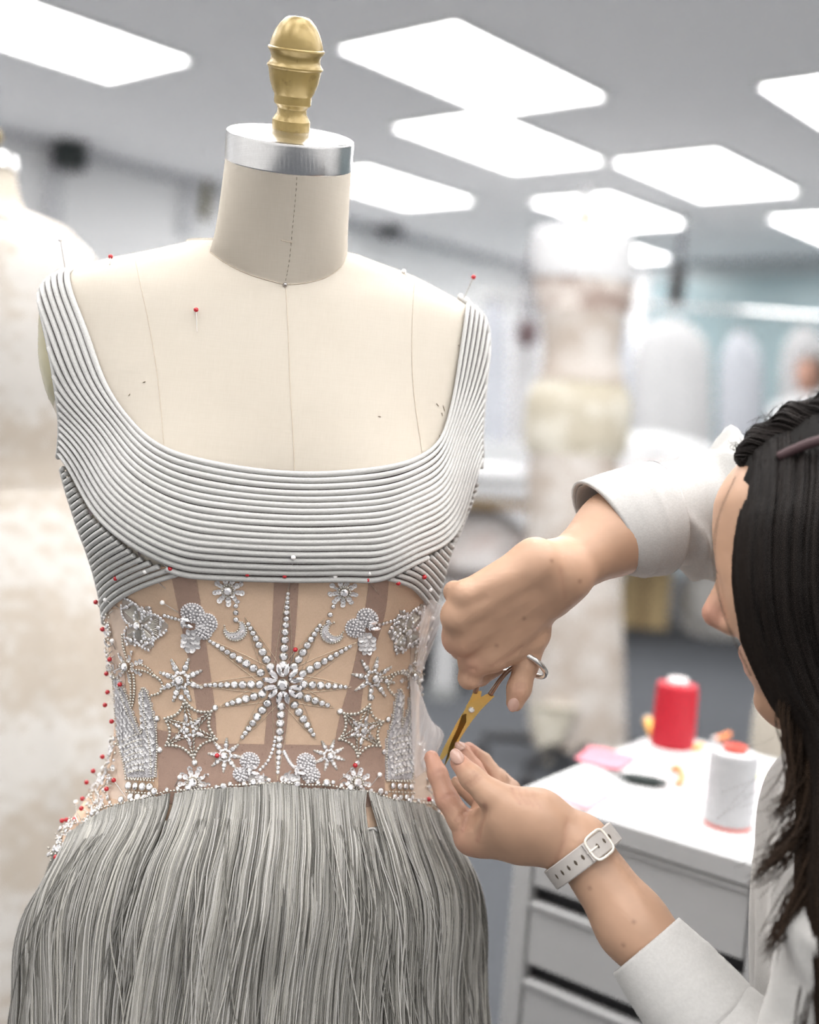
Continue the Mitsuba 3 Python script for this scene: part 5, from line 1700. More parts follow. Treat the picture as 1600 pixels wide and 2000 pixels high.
def face(P):
    d = oval(P, HC, np.array([.096, .072, .086]), HR3)
    add = lambda a, b, k: smin(a, b, k)
    d = add(d, cone(P, J(1520, 1010, .842, 118), J(1500, 1105, .835, 92)), .012)       # forehead and brow
    d = add(d, cone(P, J(1510, 1180, .822, 84), J(1550, 1290, .825, 78)), .016)        # cheek
    d = add(d, cone(P, J(1495, 1285, .842, 44), J(1540, 1368, .842, 46)), .014)        # mouth and chin
    d = add(d, cone(P, J(1545, 1372, .842, 44), J(1690, 1300, .80, 56)), .012)         # jaw, near side
    d = add(d, cone(P, J(1545, 1372, .842, 44), J(1690, 1290, .90, 56)), .012)
    d = add(d, cone(P, J(1424, 1118, .848, 14), J(1391, 1194, .848, 20)), .005)      # nose
    d = add(d, cone(P, J(1396, 1206, .848, 19), J(1432, 1226, .842, 18)), .005)
    d = add(d, cone(P, J(1424, 1176, .845, 20), J(1480, 1200, .83, 60)), .008)
    d = add(d, cone(P, J(1424, 1222, .838, 15), J(1440, 1228, .836, 12)), .004)        # nostril wing
    d = add(d, cone(P, J(1455, 1272, .848, 14), J(1472, 1288, .838, 13)), .004)        # lips
    d = add(d, cone(P, J(1468, 1306, .848, 14), J(1484, 1320, .838, 12)), .004)
    d = add(d, cone(P, J(1500, 1370, .846, 26), J(1530, 1392, .846, 26)), .008)        # chin point
    d = add(d, oval(P, HC - FAC * .012 + HL_ * .076 - HU * .012, np.array([.018, .008, .030]), HR3), .005)
    d = add(d, oval(P, HC - FAC * .012 - HL_ * .076 - HU * .012, np.array([.018, .008, .030]), HR3), .005)
    d = add(d, cone(P, J(1720, 1260, .855, 150), J(1830, 1560, .845, 160)), .02)       # neck
    return d


lo, hi = HC - .17, HC + .14
lo[2] -= .14
hi[0] += .05
mesh_h = nets(face, lo, hi, .0028)
GT = [(.035, [(J(1830, 1560, .845, 160), J(1880, 1640, .83, 210)), (sh_r, sh_l), (J(1880, 1640, .83, 210), J(1860, 2250, .83, 250)), (sh_r, J(1870, 2000, .86, 180)), (sh_l, J(1870, 2000, .80, 170))]),
      (.03, [(sh_r, elbow_r)]), (.03, [(sh_l, elbow_l)])]
lo, hi = box_of(GT, .02)
mesh_t = nets(limb_fn(GT, .03), lo, hi, .009)


def manifold(m):
    return manifold3d.Manifold(manifold3d.Mesh(np.asarray(m.vertices, np.float32), np.asarray(m.faces, np.uint32)))


def joined(ms):
    try:
        u = manifold(ms[0])
        for m in ms[1:]: u = u + manifold(m)
        if u.status() != manifold3d.Error.NoError or u.num_tri() < 1000: raise ValueError(str(u.status()))
        q = u.to_mesh()
        return trimesh.Trimesh(np.array(q.vert_properties[:, :3], float), np.array(q.tri_verts), process=False)
    except Exception as e:
        print('body joined loosely:', e)
        return cat(*ms)


body = joined([mesh_t, mesh_h, mesh_r, mesh_l])
V = body.vertices
col = np.tile(np.array([.415, .252, .168]), (len(V), 1))
f = meshkit.fbm(V * 90, 3, 5)[:, None]
col = col * (.93 + .14 * f) * .93
red = np.array([.43, .205, .15])
spots = [(j, 1.5) for j in (J(889, 1160, .905, 21), J(884, 1205, .893, 22), J(889, 1250, .884, 23), J(917, 1324, .872, 21), J(1006, 1371, .882, 20), J(843, 1479, .921, 15), J(855, 1512, .912, 18), J(873, 1560, .902, 20), J(897, 1489, .886, 19),
                                     J(901, 1463, .942, 14), J(926, 1500, .938, 17), J(915, 1462, .953, 14), J(921, 1634, .897, 26), J(1388, 1200, .848, 24), J(1455, 1290, .845, 16), J(952, 1545, .925, 20))]
for j, w in spots:
    g = np.exp(-(np.linalg.norm(V - j[:3], axis=1) / (j[3] * w)) ** 2)[:, None] * .9
    col = col * (1 - g) + red * g
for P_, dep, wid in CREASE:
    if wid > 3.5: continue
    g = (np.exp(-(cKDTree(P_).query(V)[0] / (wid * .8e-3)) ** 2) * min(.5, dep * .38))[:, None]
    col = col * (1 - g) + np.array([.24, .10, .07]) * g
for x, y, d in ((1024, 1208, .845), (970, 1261, .845), (1078, 1095, .87), (1133, 1135, .88), (1246, 1000, .90), (1152, 1735, .84), (1238, 1801, .80), (1218, 1846, .82)):      # a few moles
    p = at(x, y, d)
    v = (p - cam) / np.linalg.norm(p - cam)
    q = V - cam
    t = q @ v
    dd_ = np.linalg.norm(q - t[:, None] * v, axis=1)
    front_ = t < t[dd_ < .01].min() + .012 if (dd_ < .01).any() else np.zeros(len(V), bool)
    g = (np.exp(-(dd_ / .0016) ** 2) * front_)[:, None] * .55
    col = col * (1 - g) + np.array([.16, .08, .05]) * g
principled('m_skin', VC, 0.48, specular=0.42, sheen=0.15)
principled('m_nail', (0.46, 0.28, 0.22), 0.22, specular=0.6, clearcoat=.4)
principled('m_hair', VC, 0.5, specular=0.12)
principled('m_hairmass', (0.006, 0.005, 0.0045), 0.6, specular=0.12)
principled('m_eye', (0.75, 0.73, 0.70), 0.15)
principled('m_lash', (0.02, 0.014, 0.012), 0.6)
principled('m_headband', (0.05, 0.024, 0.027), 0.7)
cloth_tex = lambda p, n, uv: mix((0.44, 0.43, 0.415), (0.50, 0.49, 0.475), nz(p.x * 900, p.y * 900, p.z * 900))
principled('m_shirt', mikit.proc(cloth_tex), 0.85, sheen=.3, specular=.25)

woman = thing('person', 'dark-haired woman in a white shirt with rolled sleeves, bending to the gown\'s waist with scissors', 'person')
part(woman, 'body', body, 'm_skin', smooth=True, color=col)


def plate(c, nrm, ax, a, b, th):
    """A fingernail: a small cupped oval lying across nrm, long along ax."""
    R = frame(nrm, ax)
    m = trimesh.creation.icosphere(subdivisions=2, radius=1.0)
    v = m.vertices * [a, b, th]
    v[:, 2] -= .35 * b * (v[:, 1] / b) ** 2
    m.vertices = v @ R.T + c
    return m


nv = -ray(893, 1484)
tp, tq = at(897, 1489, .886), at(922, 1519, .875)
ax = (tp - tq) / np.linalg.norm(tp - tq)
part(woman, 'fingernail', plate(at(893, 1482, .886 - .0072) + up * .002, -fw + .45 * up + .1 * rt, ax, .0068, .0054, .0016), 'm_nail', smooth=True, label='thumbnail of the pinching hand')
part(woman, 'fingernail', plate(at(1004, 1377, .8968), -fw - .2 * up, -up - .35 * rt, .0062, .0050, .0014), 'm_nail', smooth=True, label='thumbnail in the scissors ring')
part(woman, 'fingernail', plate(at(899, 1456, .9375), -fw * .6 + up * .6, -.5 * rt + .8 * up, .0050, .0042, .0014), 'm_nail', smooth=True)
eye_c = at(1448, 1134, .846)
part(woman, 'eye', ball(eye_c, .0115, 3), 'm_eye', smooth=True)
part(woman, 'eyelash', cat(*[tube(spline([at(1433 - 2 * k, 1140 + k, .836 - .002 * k), at(1420 - 3 * k, 1128, .838), at(1407 - 2 * k, 1122 - 2 * k, .842)], 8), [.0005, .0005, .0004, .0004, .0003, .0003, .0002, .0001], 5) for k in range(5)]), 'm_lash', smooth=True)


# ---- shirt
def sleeve(path, sec=56, n=70, fold=(0, 0), seed=0, depthr=.95):
    """path: joints (px, py, depth, radius px) of the sleeve's middle line; rings across it with pulled folds."""
    a = np.array([J(*p) for p in path])
    s = np.r_[0, np.cumsum(np.linalg.norm(np.diff(a[:, :3], axis=0), axis=1))]
    S = np.linspace(0, s[-1], n)
    q = CubicSpline(s, a)(S)
    q[:, 3] = PchipInterpolator(s, a[:, 3])(S)
    t = np.gradient(q[:, :3], axis=0)
    t /= np.linalg.norm(t, axis=1, keepdims=True)
    e1 = fw - (t @ fw)[:, None] * t
    e1 /= np.linalg.norm(e1, axis=1, keepdims=True)
    e2 = np.cross(t, e1)
    th = np.linspace(0, 2 * np.pi, sec, endpoint=False)
    u = np.linspace(0, 1, n)[:, None]
    g = np.random.default_rng(seed)
    f = np.zeros((n, sec))
    for _ in range(16):
        c_, w_, tw = g.uniform(.15, 1), g.uniform(.018, .045), g.uniform(-.16, .16)
        f += g.uniform(.35, 1) * np.exp(-((u - c_ - tw * np.sin(th[None] + g.uniform(0, 6.28))) / w_) ** 2)
    f = (fold[0] + (fold[1] - fold[0]) * np.clip((u - .1) * 3, 0, 1)) * (f - .5)
    r = q[:, 3][:, None] * (1 + f)
    return q[:, None, :3] + (r * np.cos(th))[..., None] * e1[:, None] * depthr + (r * np.sin(th))[..., None] * e2[:, None], q


def cloth_tube(P, th=.0012):
    """Rings as cloth with an inner face near the opening (the first ring)."""
    c = P.mean(1, keepdims=True)
    inner = c + (P - c) * (1 - th / np.linalg.norm(P - c, axis=2, keepdims=True))
    k = max(4, len(P) // 3)
    return grid(np.concatenate([inner[:k][::-1], P]), closed=True)


PR = [(1186, 1030, .935, 86), (1240, 1020, .945, 100), (1300, 1006, .955, 106), (1370, 1000, .972, 108), (1450, 985, .99, 108), (1560, 965, 1.01, 112), (1650, 960, 1.02, 118)]
P, q = sleeve(PR, n=90, fold=(0.02, .19), seed=4)
# the cuff's opening is cut slantwise: its upper rim reaches further along the arm
th = np.linspace(0, 2 * np.pi, 56, endpoint=False)
e2y = (P[0] - P[0].mean(0)) @ up
P[:14] += ((np.linspace(1, 0, 14) ** 1.2)[:, None] * (e2y / np.abs(e2y).max())[None])[..., None] * (-rt * .016)
sl_r = part(woman, 'sleeve', cloth_tube(P), 'm_shirt', smooth=True, label='white sleeve rolled above the scissors hand')
Pc, _ = sleeve([(1180, 1031, .934, 92), (1215, 1025, .940, 104), (1250, 1018, .946, 111), (1282, 1012, .952, 113)], n=24, fold=(0, .01), seed=2)
e2y = (Pc[0] - Pc[0].mean(0)) @ up
Pc[:16] += ((np.linspace(1, 0, 16) ** 1.2)[:, None] * (e2y / np.abs(e2y).max())[None])[..., None] * (-rt * .016)
part(woman, 'cuff', cloth_tube(np.concatenate([Pc, (Pc[-1:] - Pc[-1:].mean(1, keepdims=True)) * .95 + Pc[-1:].mean(1, keepdims=True)]), .003), 'm_shirt', smooth=True)
PL = [(1268, 1852, .832, 80), (1310, 1905, .822, 92), (1370, 1975, .806, 104), (1450, 2060, .785, 118), (1530, 2130, .765, 128), (1640, 1950, .745, 135), (1760, 1740, .73, 138), (1880, 1550, .72, 142)]
P, q = sleeve(PL, n=110, fold=(0.0, .10), seed=6)
part(woman, 'sleeve', cloth_tube(P), 'm_shirt', smooth=True, label='white sleeve rolled above the pinching hand')
Pc, _ = sleeve([(1262, 1846, .834, 87), (1300, 1893, .824, 98), (1352, 1955, .810, 108), (1392, 2002, .80, 112)], n=24, fold=(0, .008), seed=3)
part(woman, 'cuff', cloth_tube(np.concatenate([Pc, (Pc[-1:] - Pc[-1:].mean(1, keepdims=True)) * .95 + Pc[-1:].mean(1, keepdims=True)]), .003), 'm_shirt', smooth=True)
# shirt body
lev = np.array([(1455, 1650, 1990), (1500, 1580, 2080), (1560, 1535, 2140), (1640, 1508, 2180), (1760, 1494, 2200), (1880, 1488, 2210), (2000, 1486, 2220), (2300, 1480, 2240), (2480, 1490, 2250)], float)
rows = []
for y, a_, b_ in lev:
    l, r = at(a_, y, .83), at(b_, y, .83)
    c, rad = (l + r) / 2, np.linalg.norm(r - l) / 2
    t = np.linspace(0, 2 * np.pi, 120, endpoint=False)
    rows.append(c + (rad * np.cos(t))[:, None] * np.array([1, 0, 0]) + (rad * 1.15 * np.sin(t))[:, None] * np.array([0, 1.0, 0]))
rows = np.array(rows)
rows = CubicSpline(np.arange(len(rows)), rows, axis=0)(np.linspace(0, len(rows) - 1, 90))
cc = rows.mean(1, keepdims=True)
wv = np.linspace(0, 1, 90)[:, None]
rows = cc + (rows - cc) * (1 + .02 * np.sin(9 * np.linspace(0, 6.28, 120)[None] + 5 * wv) + .018 * np.sin(17 * np.linspace(0, 6.28, 120)[None] - 9 * wv))[..., None]
part(woman, 'shirt_body', grid(rows, closed=True), 'm_shirt', smooth=True)
yoke = [(.03, [(np.r_[sh_r[:3], .052], np.r_[sh_l[:3], .052]), (J(1880, 1580, .84, 190), J(1880, 1700, .83, 230))]), (.03, [(np.r_[sh_r[:3], .054], np.r_[(sh_r[:3] * .6 + elbow_r[:3] * .4), .050])]),
        (.03, [(np.r_[sh_l[:3], .056], np.r_[(sh_l[:3] * .6 + elbow_l[:3] * .4), .052])])]
lo, hi = box_of(yoke, .02)
part(woman, 'shirt_yoke', nets(limb_fn(yoke, .03), lo, hi, .006), 'm_shirt', smooth=True)
principled('m_trousers', (0.03, 0.032, 0.04), 0.8)
hip = at(1870, 2400, .83)
kn = [np.array([hip[0] - .26, hip[1] + s_ * .10, .075]) for s_ in (-1, 1)]
GK = [(.04, [(np.r_[hip + [0, -.06, .02], .10], np.r_[hip + [0, .06, .02], .10])])]
for s_, k_ in zip((-1, 1), kn):
    ft = np.array([k_[0] + .40, k_[1] + s_ * .01, .06])
    GK.append((.03, [(np.r_[hip + [0, s_ * .08, 0], .09], np.r_[k_, .065]), (np.r_[k_, .065], np.r_[ft, .042])]))
lo, hi = box_of(GK, .02)
part(woman, 'trousers', nets(limb_fn(GK, .03), lo, hi, .008), 'm_trousers', smooth=True)
for s_, k_ in zip((-1, 1), kn):
    ft = np.array([k_[0] + .44, k_[1] + s_ * .01, .05])
    part(woman, 'shoe', nets(lambda P: smin(cone(P, np.r_[ft, .042], np.r_[ft + [.09, 0, -.01], .036]), cone(P, np.r_[ft + [.09, 0, -.01], .036], np.r_[ft + [.10, 0, -.012], .03]), .01), ft - .08, ft + [.18, .08, .08], .005), 'm_black', smooth=True)
part(woman, 'collar', tube(spline([at(1590, 1480, .80), at(1660, 1440, .74), at(1780, 1430, .73), at(1900, 1440, .78)], 24), .014, 10), 'm_shirt', smooth=True)

# ---- hair
g8 = np.random.default_rng(8)
# left edge of the hair curtain in the photograph, from parting to tips
EDGE = np.array([(1442, 905), (1440, 950), (1428, 1036), (1425, 1105), (1430, 1174), (1443, 1236), (1464, 1291), (1486, 1339), (1506, 1377), (1534, 1415), (1550, 1470), (1556, 1540), (1556, 1620), (1552, 1720), (1556, 1850), (1566, 1980), (1572, 2120)], float)
ey = PchipInterpolator(EDGE[:, 1], EDGE[:, 0])


def hair_pt(s, y, lift=0.0):
    """s: 0 at the front edge of the curtain, 1 well outside the frame; y: photograph row."""
    x = ey(y) + s * (1900 - ey(y))
    d0 = np.interp(y, [800, 860, 900, 1000, 1150, 1300, 1500, 1800, 2120], [.835, .812, .795, .770, .755, .750, .730, .700, .685])
    wrap_ = .055 * np.exp(-s / .06) + .020 * np.exp(-s / .25)
    bulge = -.02 * np.sin(np.pi * np.clip(s, 0, 1))
    return at(x, y, d0 + wrap_ + bulge - lift)




def y_top(s):
    """The photograph row where the hair leaves the roll, by place across the curtain."""
    x = 1446 + np.asarray(s, float) * 454
    return np.interp(x, [1446, 1468, 1500, 1545, 1600, 1680, 1780, 1900], [902, 884, 862, 842, 826, 815, 808, 804])


ss = np.linspace(0.004, 1, 60)
S_, F_ = np.meshgrid(ss, np.linspace(0, 1, 70))
Y_ = y_top(S_) + (2120 - y_top(S_)) * F_
outer = hair_pt(S_, Y_, -.004)
inner = outer + fw * .02 + rt * .004
inner[:, 0] = outer[:, 0]
part(woman, 'hair_mass', cat(grid(outer), grid(inner)), 'm_hairmass', smooth=True)
# crown and back of the head under the hair
crown = nets(lambda P: np.minimum(oval(P, HC + HU * .012 - FAC * .012, np.array([.101, .077, .092]), HR3), oval(P, HC - FAC * .02, np.array([.101, .080, .088]), HR3)), HC - .15, HC + .17, .005)
keep = to_px(crown.vertices)
fm = (keep[crown.faces][:, :, 0].min(1) > np.interp(keep[crown.faces][:, :, 1].mean(1), [0, 905, 1000, 1200, 1500], [1440, 1452, 1450, 1465, 1560]))
part(woman, 'hair_crown', trimesh.Trimesh(crown.vertices, crown.faces[fm], process=False), 'm_hairmass', smooth=True)


def hair_mesh(paths, radii, cols, sides=4):
    Vs, Fs, Cs, n0 = [], [], [], 0
    for p, r, c in zip(paths, radii, cols):
        m = tube(p, r, sides, caps=False)
        Vs.append(m.vertices); Fs.append(m.faces + n0); n0 += len(m.vertices)
        Cs.append(np.repeat(c if np.ndim(c) == 2 else np.tile(c, (len(p), 1)), sides, axis=0))
    return trimesh.Trimesh(np.vstack(Vs), np.vstack(Fs), process=False), np.vstack(Cs)


paths, radii, cols = [], [], []
for i in range(1500):
    s0 = g8.uniform(0, 1) ** 1.9
    end = g8.uniform(1480, 2120) if g8.random() < .35 else 2120
    y = np.linspace(y_top(s0) + g8.uniform(0, 8), end, 26)
    s = s0 + .012 * np.sin(g8.uniform(0, 6.28) + y / g8.uniform(90, 220)) * np.clip((y - 900) / 500, 0, 1) + g8.normal(0, .010) * np.clip((y - 1350) / 500, 0, 1)
    p = hair_pt(np.clip(s, 0, 1), y, g8.uniform(0, .006) + .003 * np.interp(s0 * 40, np.arange(42), np.sin(np.arange(42) * 2.4)))
    paths.append(p)
    radii.append(np.interp(np.linspace(0, 1, 26), [0, .1, .8, 1], [.0005, .0008, .0007, .0002]))
    b = g8.uniform(0, 1)
    c0 = np.array([.005, .004, .0038]) + b * np.array([.007, .005, .004])
    c1 = np.array([.010, .006, .004]) + b * np.array([.022, .013, .007])
    w = np.clip((y - 1350) / 600, 0, 1)[:, None]
    cols.append(c0 * (1 - w) + c1 * w)
# locks flicking out of the curtain's edge
for (x0, y0, x1, y1, x2, y2, n) in ((1548, 1440, 1545, 1540, 1508, 1590, 46), (1590, 1560, 1545, 1640, 1478, 1712, 60), (1600, 1640, 1556, 1760, 1500, 1856, 55),
                                     (1600, 1800, 1585, 1950, 1560, 2060, 60)):
    for k in range(n):
        j = g8.normal(0, 1, 6) * np.array([14, 20, 10, 18, 13, 22])
        q = spline([(x0 + j[0], y0 - 60 + j[1]), (x0 + j[0], y0 + j[1]), (x1 + j[2], y1 + j[3]), (x2 + j[4], y2 + j[5])], 16)
        d = np.interp(q[:, 1], [1300, 1500, 1800, 2120], [.768, .752, .728, .712]) + g8.normal(0, .004)
        paths.append(at(q[:, 0], q[:, 1], d))
        radii.append(np.interp(np.linspace(0, 1, 16), [0, .1, .7, 1], [.0004, .0007, .0006, .00012]))
        b = g8.uniform(0, 1)
        cols.append(np.tile(np.array([.011, .007, .005]) + b * np.array([.024, .014, .008]), (16, 1)))
m, c = hair_mesh(paths, radii, cols)
part(woman, 'hair', m, 'm_hair', smooth=True, color=c, kind='stuff', label='long straight dark brown hair')
# the rolled front of the hair, a loose dark twist
paths, radii, cols = [], [], []
mid = spline([(1444, 904), (1464, 888), (1500, 864), (1545, 838), (1600, 818), (1680, 802), (1780, 796)], 60)
mp = at(mid[:, 0], mid[:, 1], np.linspace(.845, .80, 60))
mr = np.interp(np.linspace(0, 1, 60), [0, .08, .3, 1], [.004, .0105, .0145, .019])
tg = np.gradient(mp, axis=0)
tg /= np.linalg.norm(tg, axis=1, keepdims=True)
e1 = np.cross(tg, fw); e1 /= np.linalg.norm(e1, axis=1, keepdims=True)
e2 = np.cross(tg, e1)
for k in range(340):
    ph, tw, rr = g8.uniform(0, 6.28), g8.uniform(7, 11), g8.uniform(.55, 1.08)
    a = ph + tw * np.linspace(0, 1, 60)
    lump = 1 + .14 * np.sin(np.linspace(0, 30, 60) + ph * .3)
    p = mp + (mr * rr * lump)[:, None] * (np.cos(a)[:, None] * e1 + np.sin(a)[:, None] * e2)
    paths.append(p); radii.append(np.full(60, .0008)); cols.append(np.tile(np.array([.007, .0055, .005]) * g8.uniform(.7, 2.6), (60, 1)))
for k in range(240):                                     # short broken hairs standing off the roll
    i = g8.integers(2, 58)
    a = g8.uniform(0, 6.28)
    d = np.cos(a) * e1[i] + np.sin(a) * e2[i]
    b = mp[i] + d * mr[i] * .9
    p = spline([b, b + d * .004 + tg[i] * g8.normal(0, .003), b + d * g8.uniform(.005, .011) + tg[i] * g8.normal(0, .007)], 6)
    paths.append(p); radii.append(np.linspace(.0004, .0001, 6)); cols.append(np.tile(np.array([.014, .011, .010]), (6, 1)))
m, c = hair_mesh(paths, radii, cols, 3)
part(woman, 'hair_roll', m, 'm_hair', smooth=True, color=c, kind='stuff', label='twisted dark roll of hair above the forehead')
part(woman, 'hair_roll_core', tube(mp, mr * .75, 12), 'm_hairmass', smooth=True)
q = spline([(1522, 892), (1556, 876), (1610, 858), (1700, 848)], 20)
part(woman, 'headband', tube(at(q[:, 0], q[:, 1], np.linspace(.795, .765, 20)), .0036, 10), 'm_headband', smooth=True, label='mauve hair band')
paths, radii, cols = [], [], []
for k in range(4):                                       # loose strand before the face
    j = g8.normal(0, 3.5)
    q = spline([(1440 + j, 930), (1406 + j, 1010), (1398 + j * 1.5, 1090), (1408 + j, 1170), (1424 + j, 1220), (1442 + j, 1262), (1470 + j, 1320)], 30)
    paths.append(at(q[:, 0], q[:, 1], .806)); radii.append(np.full(30, .00013)); cols.append(np.tile(np.array([.10, .068, .05]), (30, 1)))
for k in range(7):                                      # single flyaway hairs below the chin
    a, b = g8.uniform(1380, 1560), g8.uniform(30, 130)
    q = spline([(1556, a), (1530 - b * .3, a + 50), (1520 - b, a + g8.uniform(60, 160))], 14)
    paths.append(at(q[:, 0], q[:, 1], .765)); radii.append(np.full(14, .00009)); cols.append(np.tile(np.array([.06, .04, .028]), (14, 1)))
m, c = hair_mesh(paths, radii, cols, 4)
part(woman, 'loose_strand', m, 'm_hair', smooth=True, color=c, kind='stuff', label='loose strand of hair falling before the face')

# ------------------------------------------------------------------ scissors
principled('m_gold', (0.86, 0.60, 0.19), 0.28, metallic=0.45)
principled('m_golddark', (0.30, 0.19, 0.05), 0.25, metallic=0.95)
principled('m_bronze', (0.36, 0.24, 0.18), 0.2, metallic=0.9)
scene['m_clear'] = {'type': 'principled', 'base_color': {'type': 'rgb', 'value': [.93, .92, .90]}, 'roughness': 0.08, 'spec_trans': 0.65, 'eta': 1.45}
principled('m_silver', (0.72, 0.70, 0.67), 0.15, metallic=0.95)
sc = thing('scissors', 'gold embroidery scissors with clear finger rings, held over the pinched edge of the gown', 'scissors')


def sd(x, y): return .912 + (np.asarray(y, float) - 1300) * .00017 + (np.asarray(x, float) - 930) * -.00006


def slab(poly, off, th, mat, name, label=None, parent=None):
    pg = np.array(poly, float)
    a = at(pg[:, 0], pg[:, 1], sd(pg[:, 0], pg[:, 1]) + off)
    tri = trimesh.creation.triangulate_polygon(sg.Polygon(pg), engine='earcut')
    v2 = tri[0]
    A = at(v2[:, 0], v2[:, 1], sd(v2[:, 0], v2[:, 1]) + off)
    B = at(v2[:, 0], v2[:, 1], sd(v2[:, 0], v2[:, 1]) + off + th)
    n = len(v2)
    f = tri[1]
    ring_ = [int(np.argmin(np.linalg.norm(v2 - p, axis=1))) for p in pg]
    side_ = []
    for i in range(len(ring_)):
        p, q_ = ring_[i], ring_[(i + 1) % len(ring_)]
        side_ += [(p, q_, q_ + n), (p, q_ + n, p + n)]
    m = trimesh.Trimesh(np.vstack([A, B]), np.vstack([f, f[:, ::-1] + n, side_]), process=False)
    m.fix_normals()
    return part(parent or sc, name, m, mat, smooth=False, label=label)


b1 = slab([(854, 1491), (866, 1462), (892, 1412), (907, 1388), (918, 1366), (926, 1348), (941, 1350), (938, 1372), (926, 1400), (900, 1440), (880, 1465), (866, 1482)], .0014, .0014, 'm_gold', 'blade')
b2 = slab([(867, 1499), (880, 1450), (893, 1422), (905, 1394), (912, 1376), (934, 1364), (956, 1353), (966, 1360), (940, 1386), (922, 1408), (902, 1438), (884, 1470)], 0, .0012, 'm_gold', 'blade')
slab([(867, 1498), (880, 1452), (893, 1424), (903, 1396), (911, 1394), (911, 1410), (898, 1436), (882, 1468)], -.0004, .0004, 'm_golddark', 'hollow_face', parent=b2)
part(sc, 'pivot_screw', lathe([(0, 0), (6.5 * PXM, 0), (6.5 * PXM, .0010), (4.5 * PXM, .0018), (0, .0019)], 24, mat4(frame(-fw, rt), at(921, 1386, sd(921, 1386) - .0002))), 'm_silver', smooth=25)
for nm, pts, d0, r in (('shank', [(928, 1352), (938, 1332), (953, 1318), (972, 1304), (990, 1296)], .002, [.0022, .0019, .0018, .0017, .0017]), ('shank', [(958, 1356), (970, 1338), (982, 1322), (996, 1308), (1006, 1302)], .0, [.0024, .0021, .0019, .0018, .0018])):
    q = spline(pts, 24)
    part(sc, nm, tube(at(q[:, 0], q[:, 1], sd(q[:, 0], q[:, 1]) + d0), np.interp(np.linspace(0, 1, 24), np.linspace(0, 1, 5), r), 12), 'm_bronze', smooth=True)
# thumb ring round the thumb; the other ring inside the fist
tc = J(1026, 1300, .908, 24)
tax = at(1046, 1238, .910) - at(1014, 1345, .905)
tax /= np.linalg.norm(tax)
Rr = frame(tax + .55 * fw + .5 * rt, rt)
tor = trimesh.creation.torus(.0145, .0022, 48, 14)
tor.vertices = tor.vertices * [1.06, 1, 1]
tor.apply_transform(mat4(Rr, tc[:3] + rt * .0035 + up * .001))
part(sc, 'finger_ring', tor, 'm_silver', smooth=True, label='clear rimmed ring round the thumb')
tor = trimesh.creation.torus(.0115, .0022, 40, 12)
tor.apply_transform(mat4(frame(rt * .3 - fw * .9, up), at(984, 1285, .925)))
part(sc, 'finger_ring', tor, 'm_silver', smooth=True)

# ------------------------------------------------------------------ fitness band on the left wrist
principled('m_band', (0.40, 0.37, 0.345), 0.45, specular=.4)
principled('m_buckle', (0.78, 0.72, 0.63), 0.25, metallic=.25, clearcoat=.6)
principled('m_hole', (0.05, 0.035, 0.02), 0.7)
wb = thing('wristband', 'pale grey beige fitness band with oval holes and metal buckle on the lower wrist', 'wristband')
A_, B_ = at(1130, 1652, .866), at(1240, 1800, .842)
wa = (B_ - A_) / np.linalg.norm(B_ - A_)
wc = at(1143, 1668, .8635)
wz = -fw - ((-fw) @ wa) * wa
wz /= np.linalg.norm(wz)
wx = np.cross(wa, wz)
if wx @ rt < 0: wx = -wx                                  # to the upper right in the photograph
ra_, rb2 = 65 * .8635 / FPX, 57 * .8635 / FPX


_ba = np.linspace(-np.pi, np.pi, 73)
_dir = np.sin(_ba)[:, None] * wx + np.cos(_ba)[:, None] * wz
_rr = np.linspace(.012, .05, 120)
_br = np.array([max(_rr[np.argmax(hand_l(wc + w_ * wa + _rr[:, None] * d) > .0012)] for w_ in (-.0085, 0, .0085)) for d in _dir])
_br = np.convolve(np.r_[_br[-9:-1], _br, _br[1:9]], np.ones(9) / 9, 'same')[8:-8]


def band_pt(a, w, lift=0.0):
    """a: angle round the wrist, 0 faces the camera, + towards the upper right; w: along the arm."""
    a, w = np.broadcast_arrays(np.asarray(a, float), np.asarray(w, float))
    r = np.interp((a + np.pi) % (2 * np.pi) - np.pi, _ba, _br) + lift
    return wc + (r * np.sin(a))[..., None] * wx + (r * np.cos(a))[..., None] * wz + w[..., None] * wa


def band_strip(a0, a1, hw, l0, l1, n=80):
    a = np.linspace(a0, a1, n)
    prof = np.array([(-hw, l0), (-hw, l1 - .0006), (-hw + .0008, l1), (hw - .0008, l1), (hw, l1 - .0006), (hw, l0)])
    P = np.stack([band_pt(a, p[0], p[1]) for p in prof], 1)
    return grid(P, closed=True)


part(wb, 'strap', band_strip(-np.pi, np.pi, .0083, .0002, .0022, 120), 'm_band', smooth=35)
part(wb, 'strap_end', cat(band_strip(.12, 1.45, .0080, .0022, .0040, 50), ball(band_pt(.12, 0, .0032), .001, 1)), 'm_band', smooth=35)
for k in range(9):
    a = -.98 + .235 * k
    l = .0041 if a > .12 else .0023
    part(wb, 'hole', ball(band_pt(a, 0, l - .0003), .0024, 2, (.5, 1, .18), np.stack([np.cross(wa, band_pt(a, 0, .01) - band_pt(a, 0)) / .01, wa, (band_pt(a, 0, .01) - band_pt(a, 0)) / .01], 1)), 'm_hole' if abs(k - 5) else 'm_gold', smooth=True)
t_ = np.linspace(0, 2 * np.pi, 41)
n4 = 4.0
fx = np.sign(np.cos(t_)) * np.abs(np.cos(t_)) ** (2 / n4)
fy = np.sign(np.sin(t_)) * np.abs(np.sin(t_)) ** (2 / n4)
part(wb, 'buckle', tube(band_pt(.50 + .31 * fx, .0097 * fy, .0042), .0011, 8, caps=False), 'm_buckle', smooth=True, label='rounded metal buckle frame')
part(wb, 'buckle_tongue', tube(band_pt(np.linspace(.16, .42, 6), 0, .0046), .0008, 6), 'm_buckle', smooth=True)
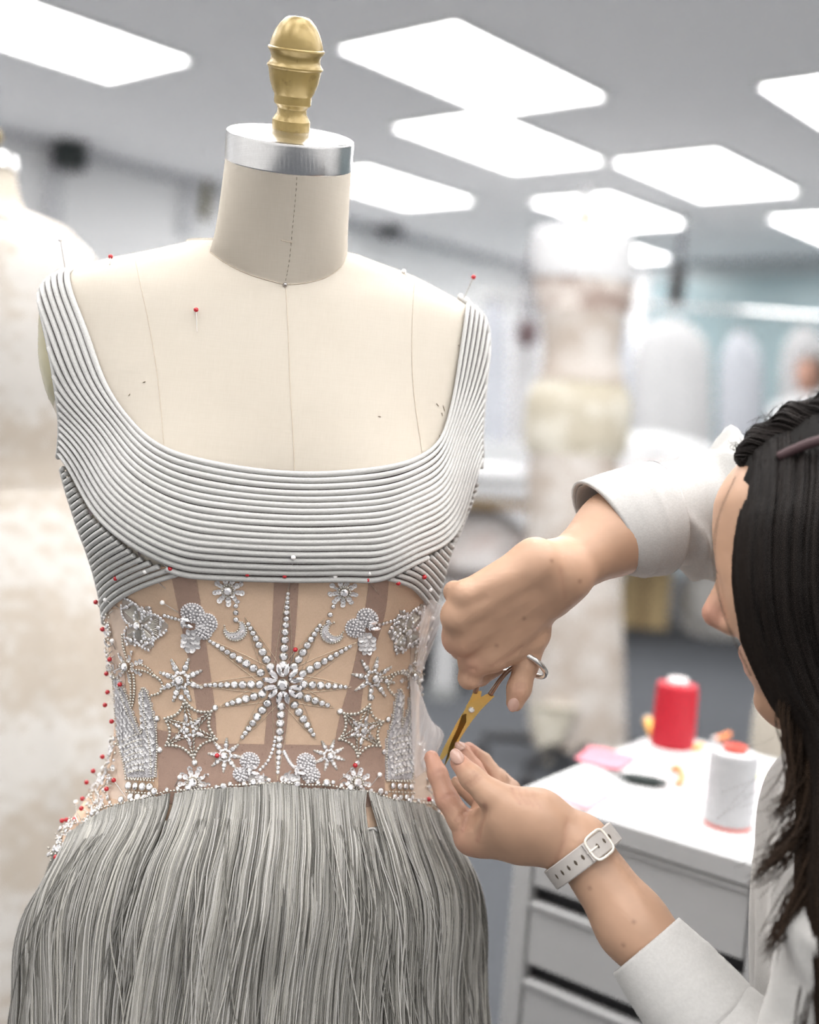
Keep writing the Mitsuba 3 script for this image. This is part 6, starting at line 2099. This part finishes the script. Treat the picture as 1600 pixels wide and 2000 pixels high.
# ------------------------------------------------------------------ a colleague far behind, at the right edge
principled('m_farskin', (0.36, 0.19, 0.135), 0.5)
principled('m_farhair', (0.16, 0.13, 0.115), 0.6)
far = thing('person', 'small blurred figure in white far behind, above the woman\'s hair at the right edge', 'person')
D9 = 6.6
G9 = [(.03, [(J(1580, 722, D9, 24), J(1577, 742, D9 - .03, 20)), (J(1580, 740, D9, 17), J(1584, 786, D9, 19)), (J(1530, 806, D9, 18), J(1640, 806, D9, 18)), (J(1585, 810, D9, 44), J(1585, 1000, D9, 46)),
             (J(1528, 808, D9, 16), J(1512, 890, D9 - .1, 15)), (J(1512, 890, D9 - .1, 15), J(1545, 950, D9 - .3, 12)), (J(1642, 808, D9, 16), J(1655, 890, D9 - .1, 15)),
             (J(1566, 1000, D9, 30), J(1566, 1196, D9, 18)), (J(1606, 1000, D9, 30), J(1606, 1196, D9, 18)), (J(1576, 741, D9 - .07, 5), J(1575, 746, D9 - .085, 5))])]
lo, hi = box_of(G9, .03)
part(far, 'body', nets(limb_fn(G9, .03), lo, hi, .014), 'm_farskin', smooth=True)
G9s = [(.04, [(J(1530, 808, D9, 24), J(1640, 808, D9, 24)), (J(1585, 816, D9, 54), J(1585, 1010, D9, 62)), (J(1527, 810, D9, 23), J(1510, 892, D9 - .1, 22)), (J(1510, 892, D9 - .1, 22), J(1538, 938, D9 - .24, 18)), (J(1643, 810, D9, 23), J(1657, 895, D9 - .1, 22))])]
lo, hi = box_of(G9s, .03)
part(far, 'shirt', nets(limb_fn(G9s, .03), lo, hi, .014), 'm_white', smooth=True)
G9t = [(.04, [(J(1566, 990, D9, 34), J(1566, 1188, D9, 23)), (J(1606, 990, D9, 34), J(1606, 1188, D9, 23))])]
lo, hi = box_of(G9t, .03)
part(far, 'trousers', nets(limb_fn(G9t, .03), lo, hi, .014), 'm_trousers', smooth=True)
hq = nets(lambda P: np.maximum(cone(P, J(1584, 716, D9 + .02, 27), J(1590, 735, D9 + .05, 25)), -cone(P, J(1574, 736, D9 - .10, 20), J(1574, 765, D9 - .10, 26))), at(1584, 724, D9) - .16, at(1584, 724, D9) + .2, .01)
part(far, 'hair', hq, 'm_farhair', smooth=True)
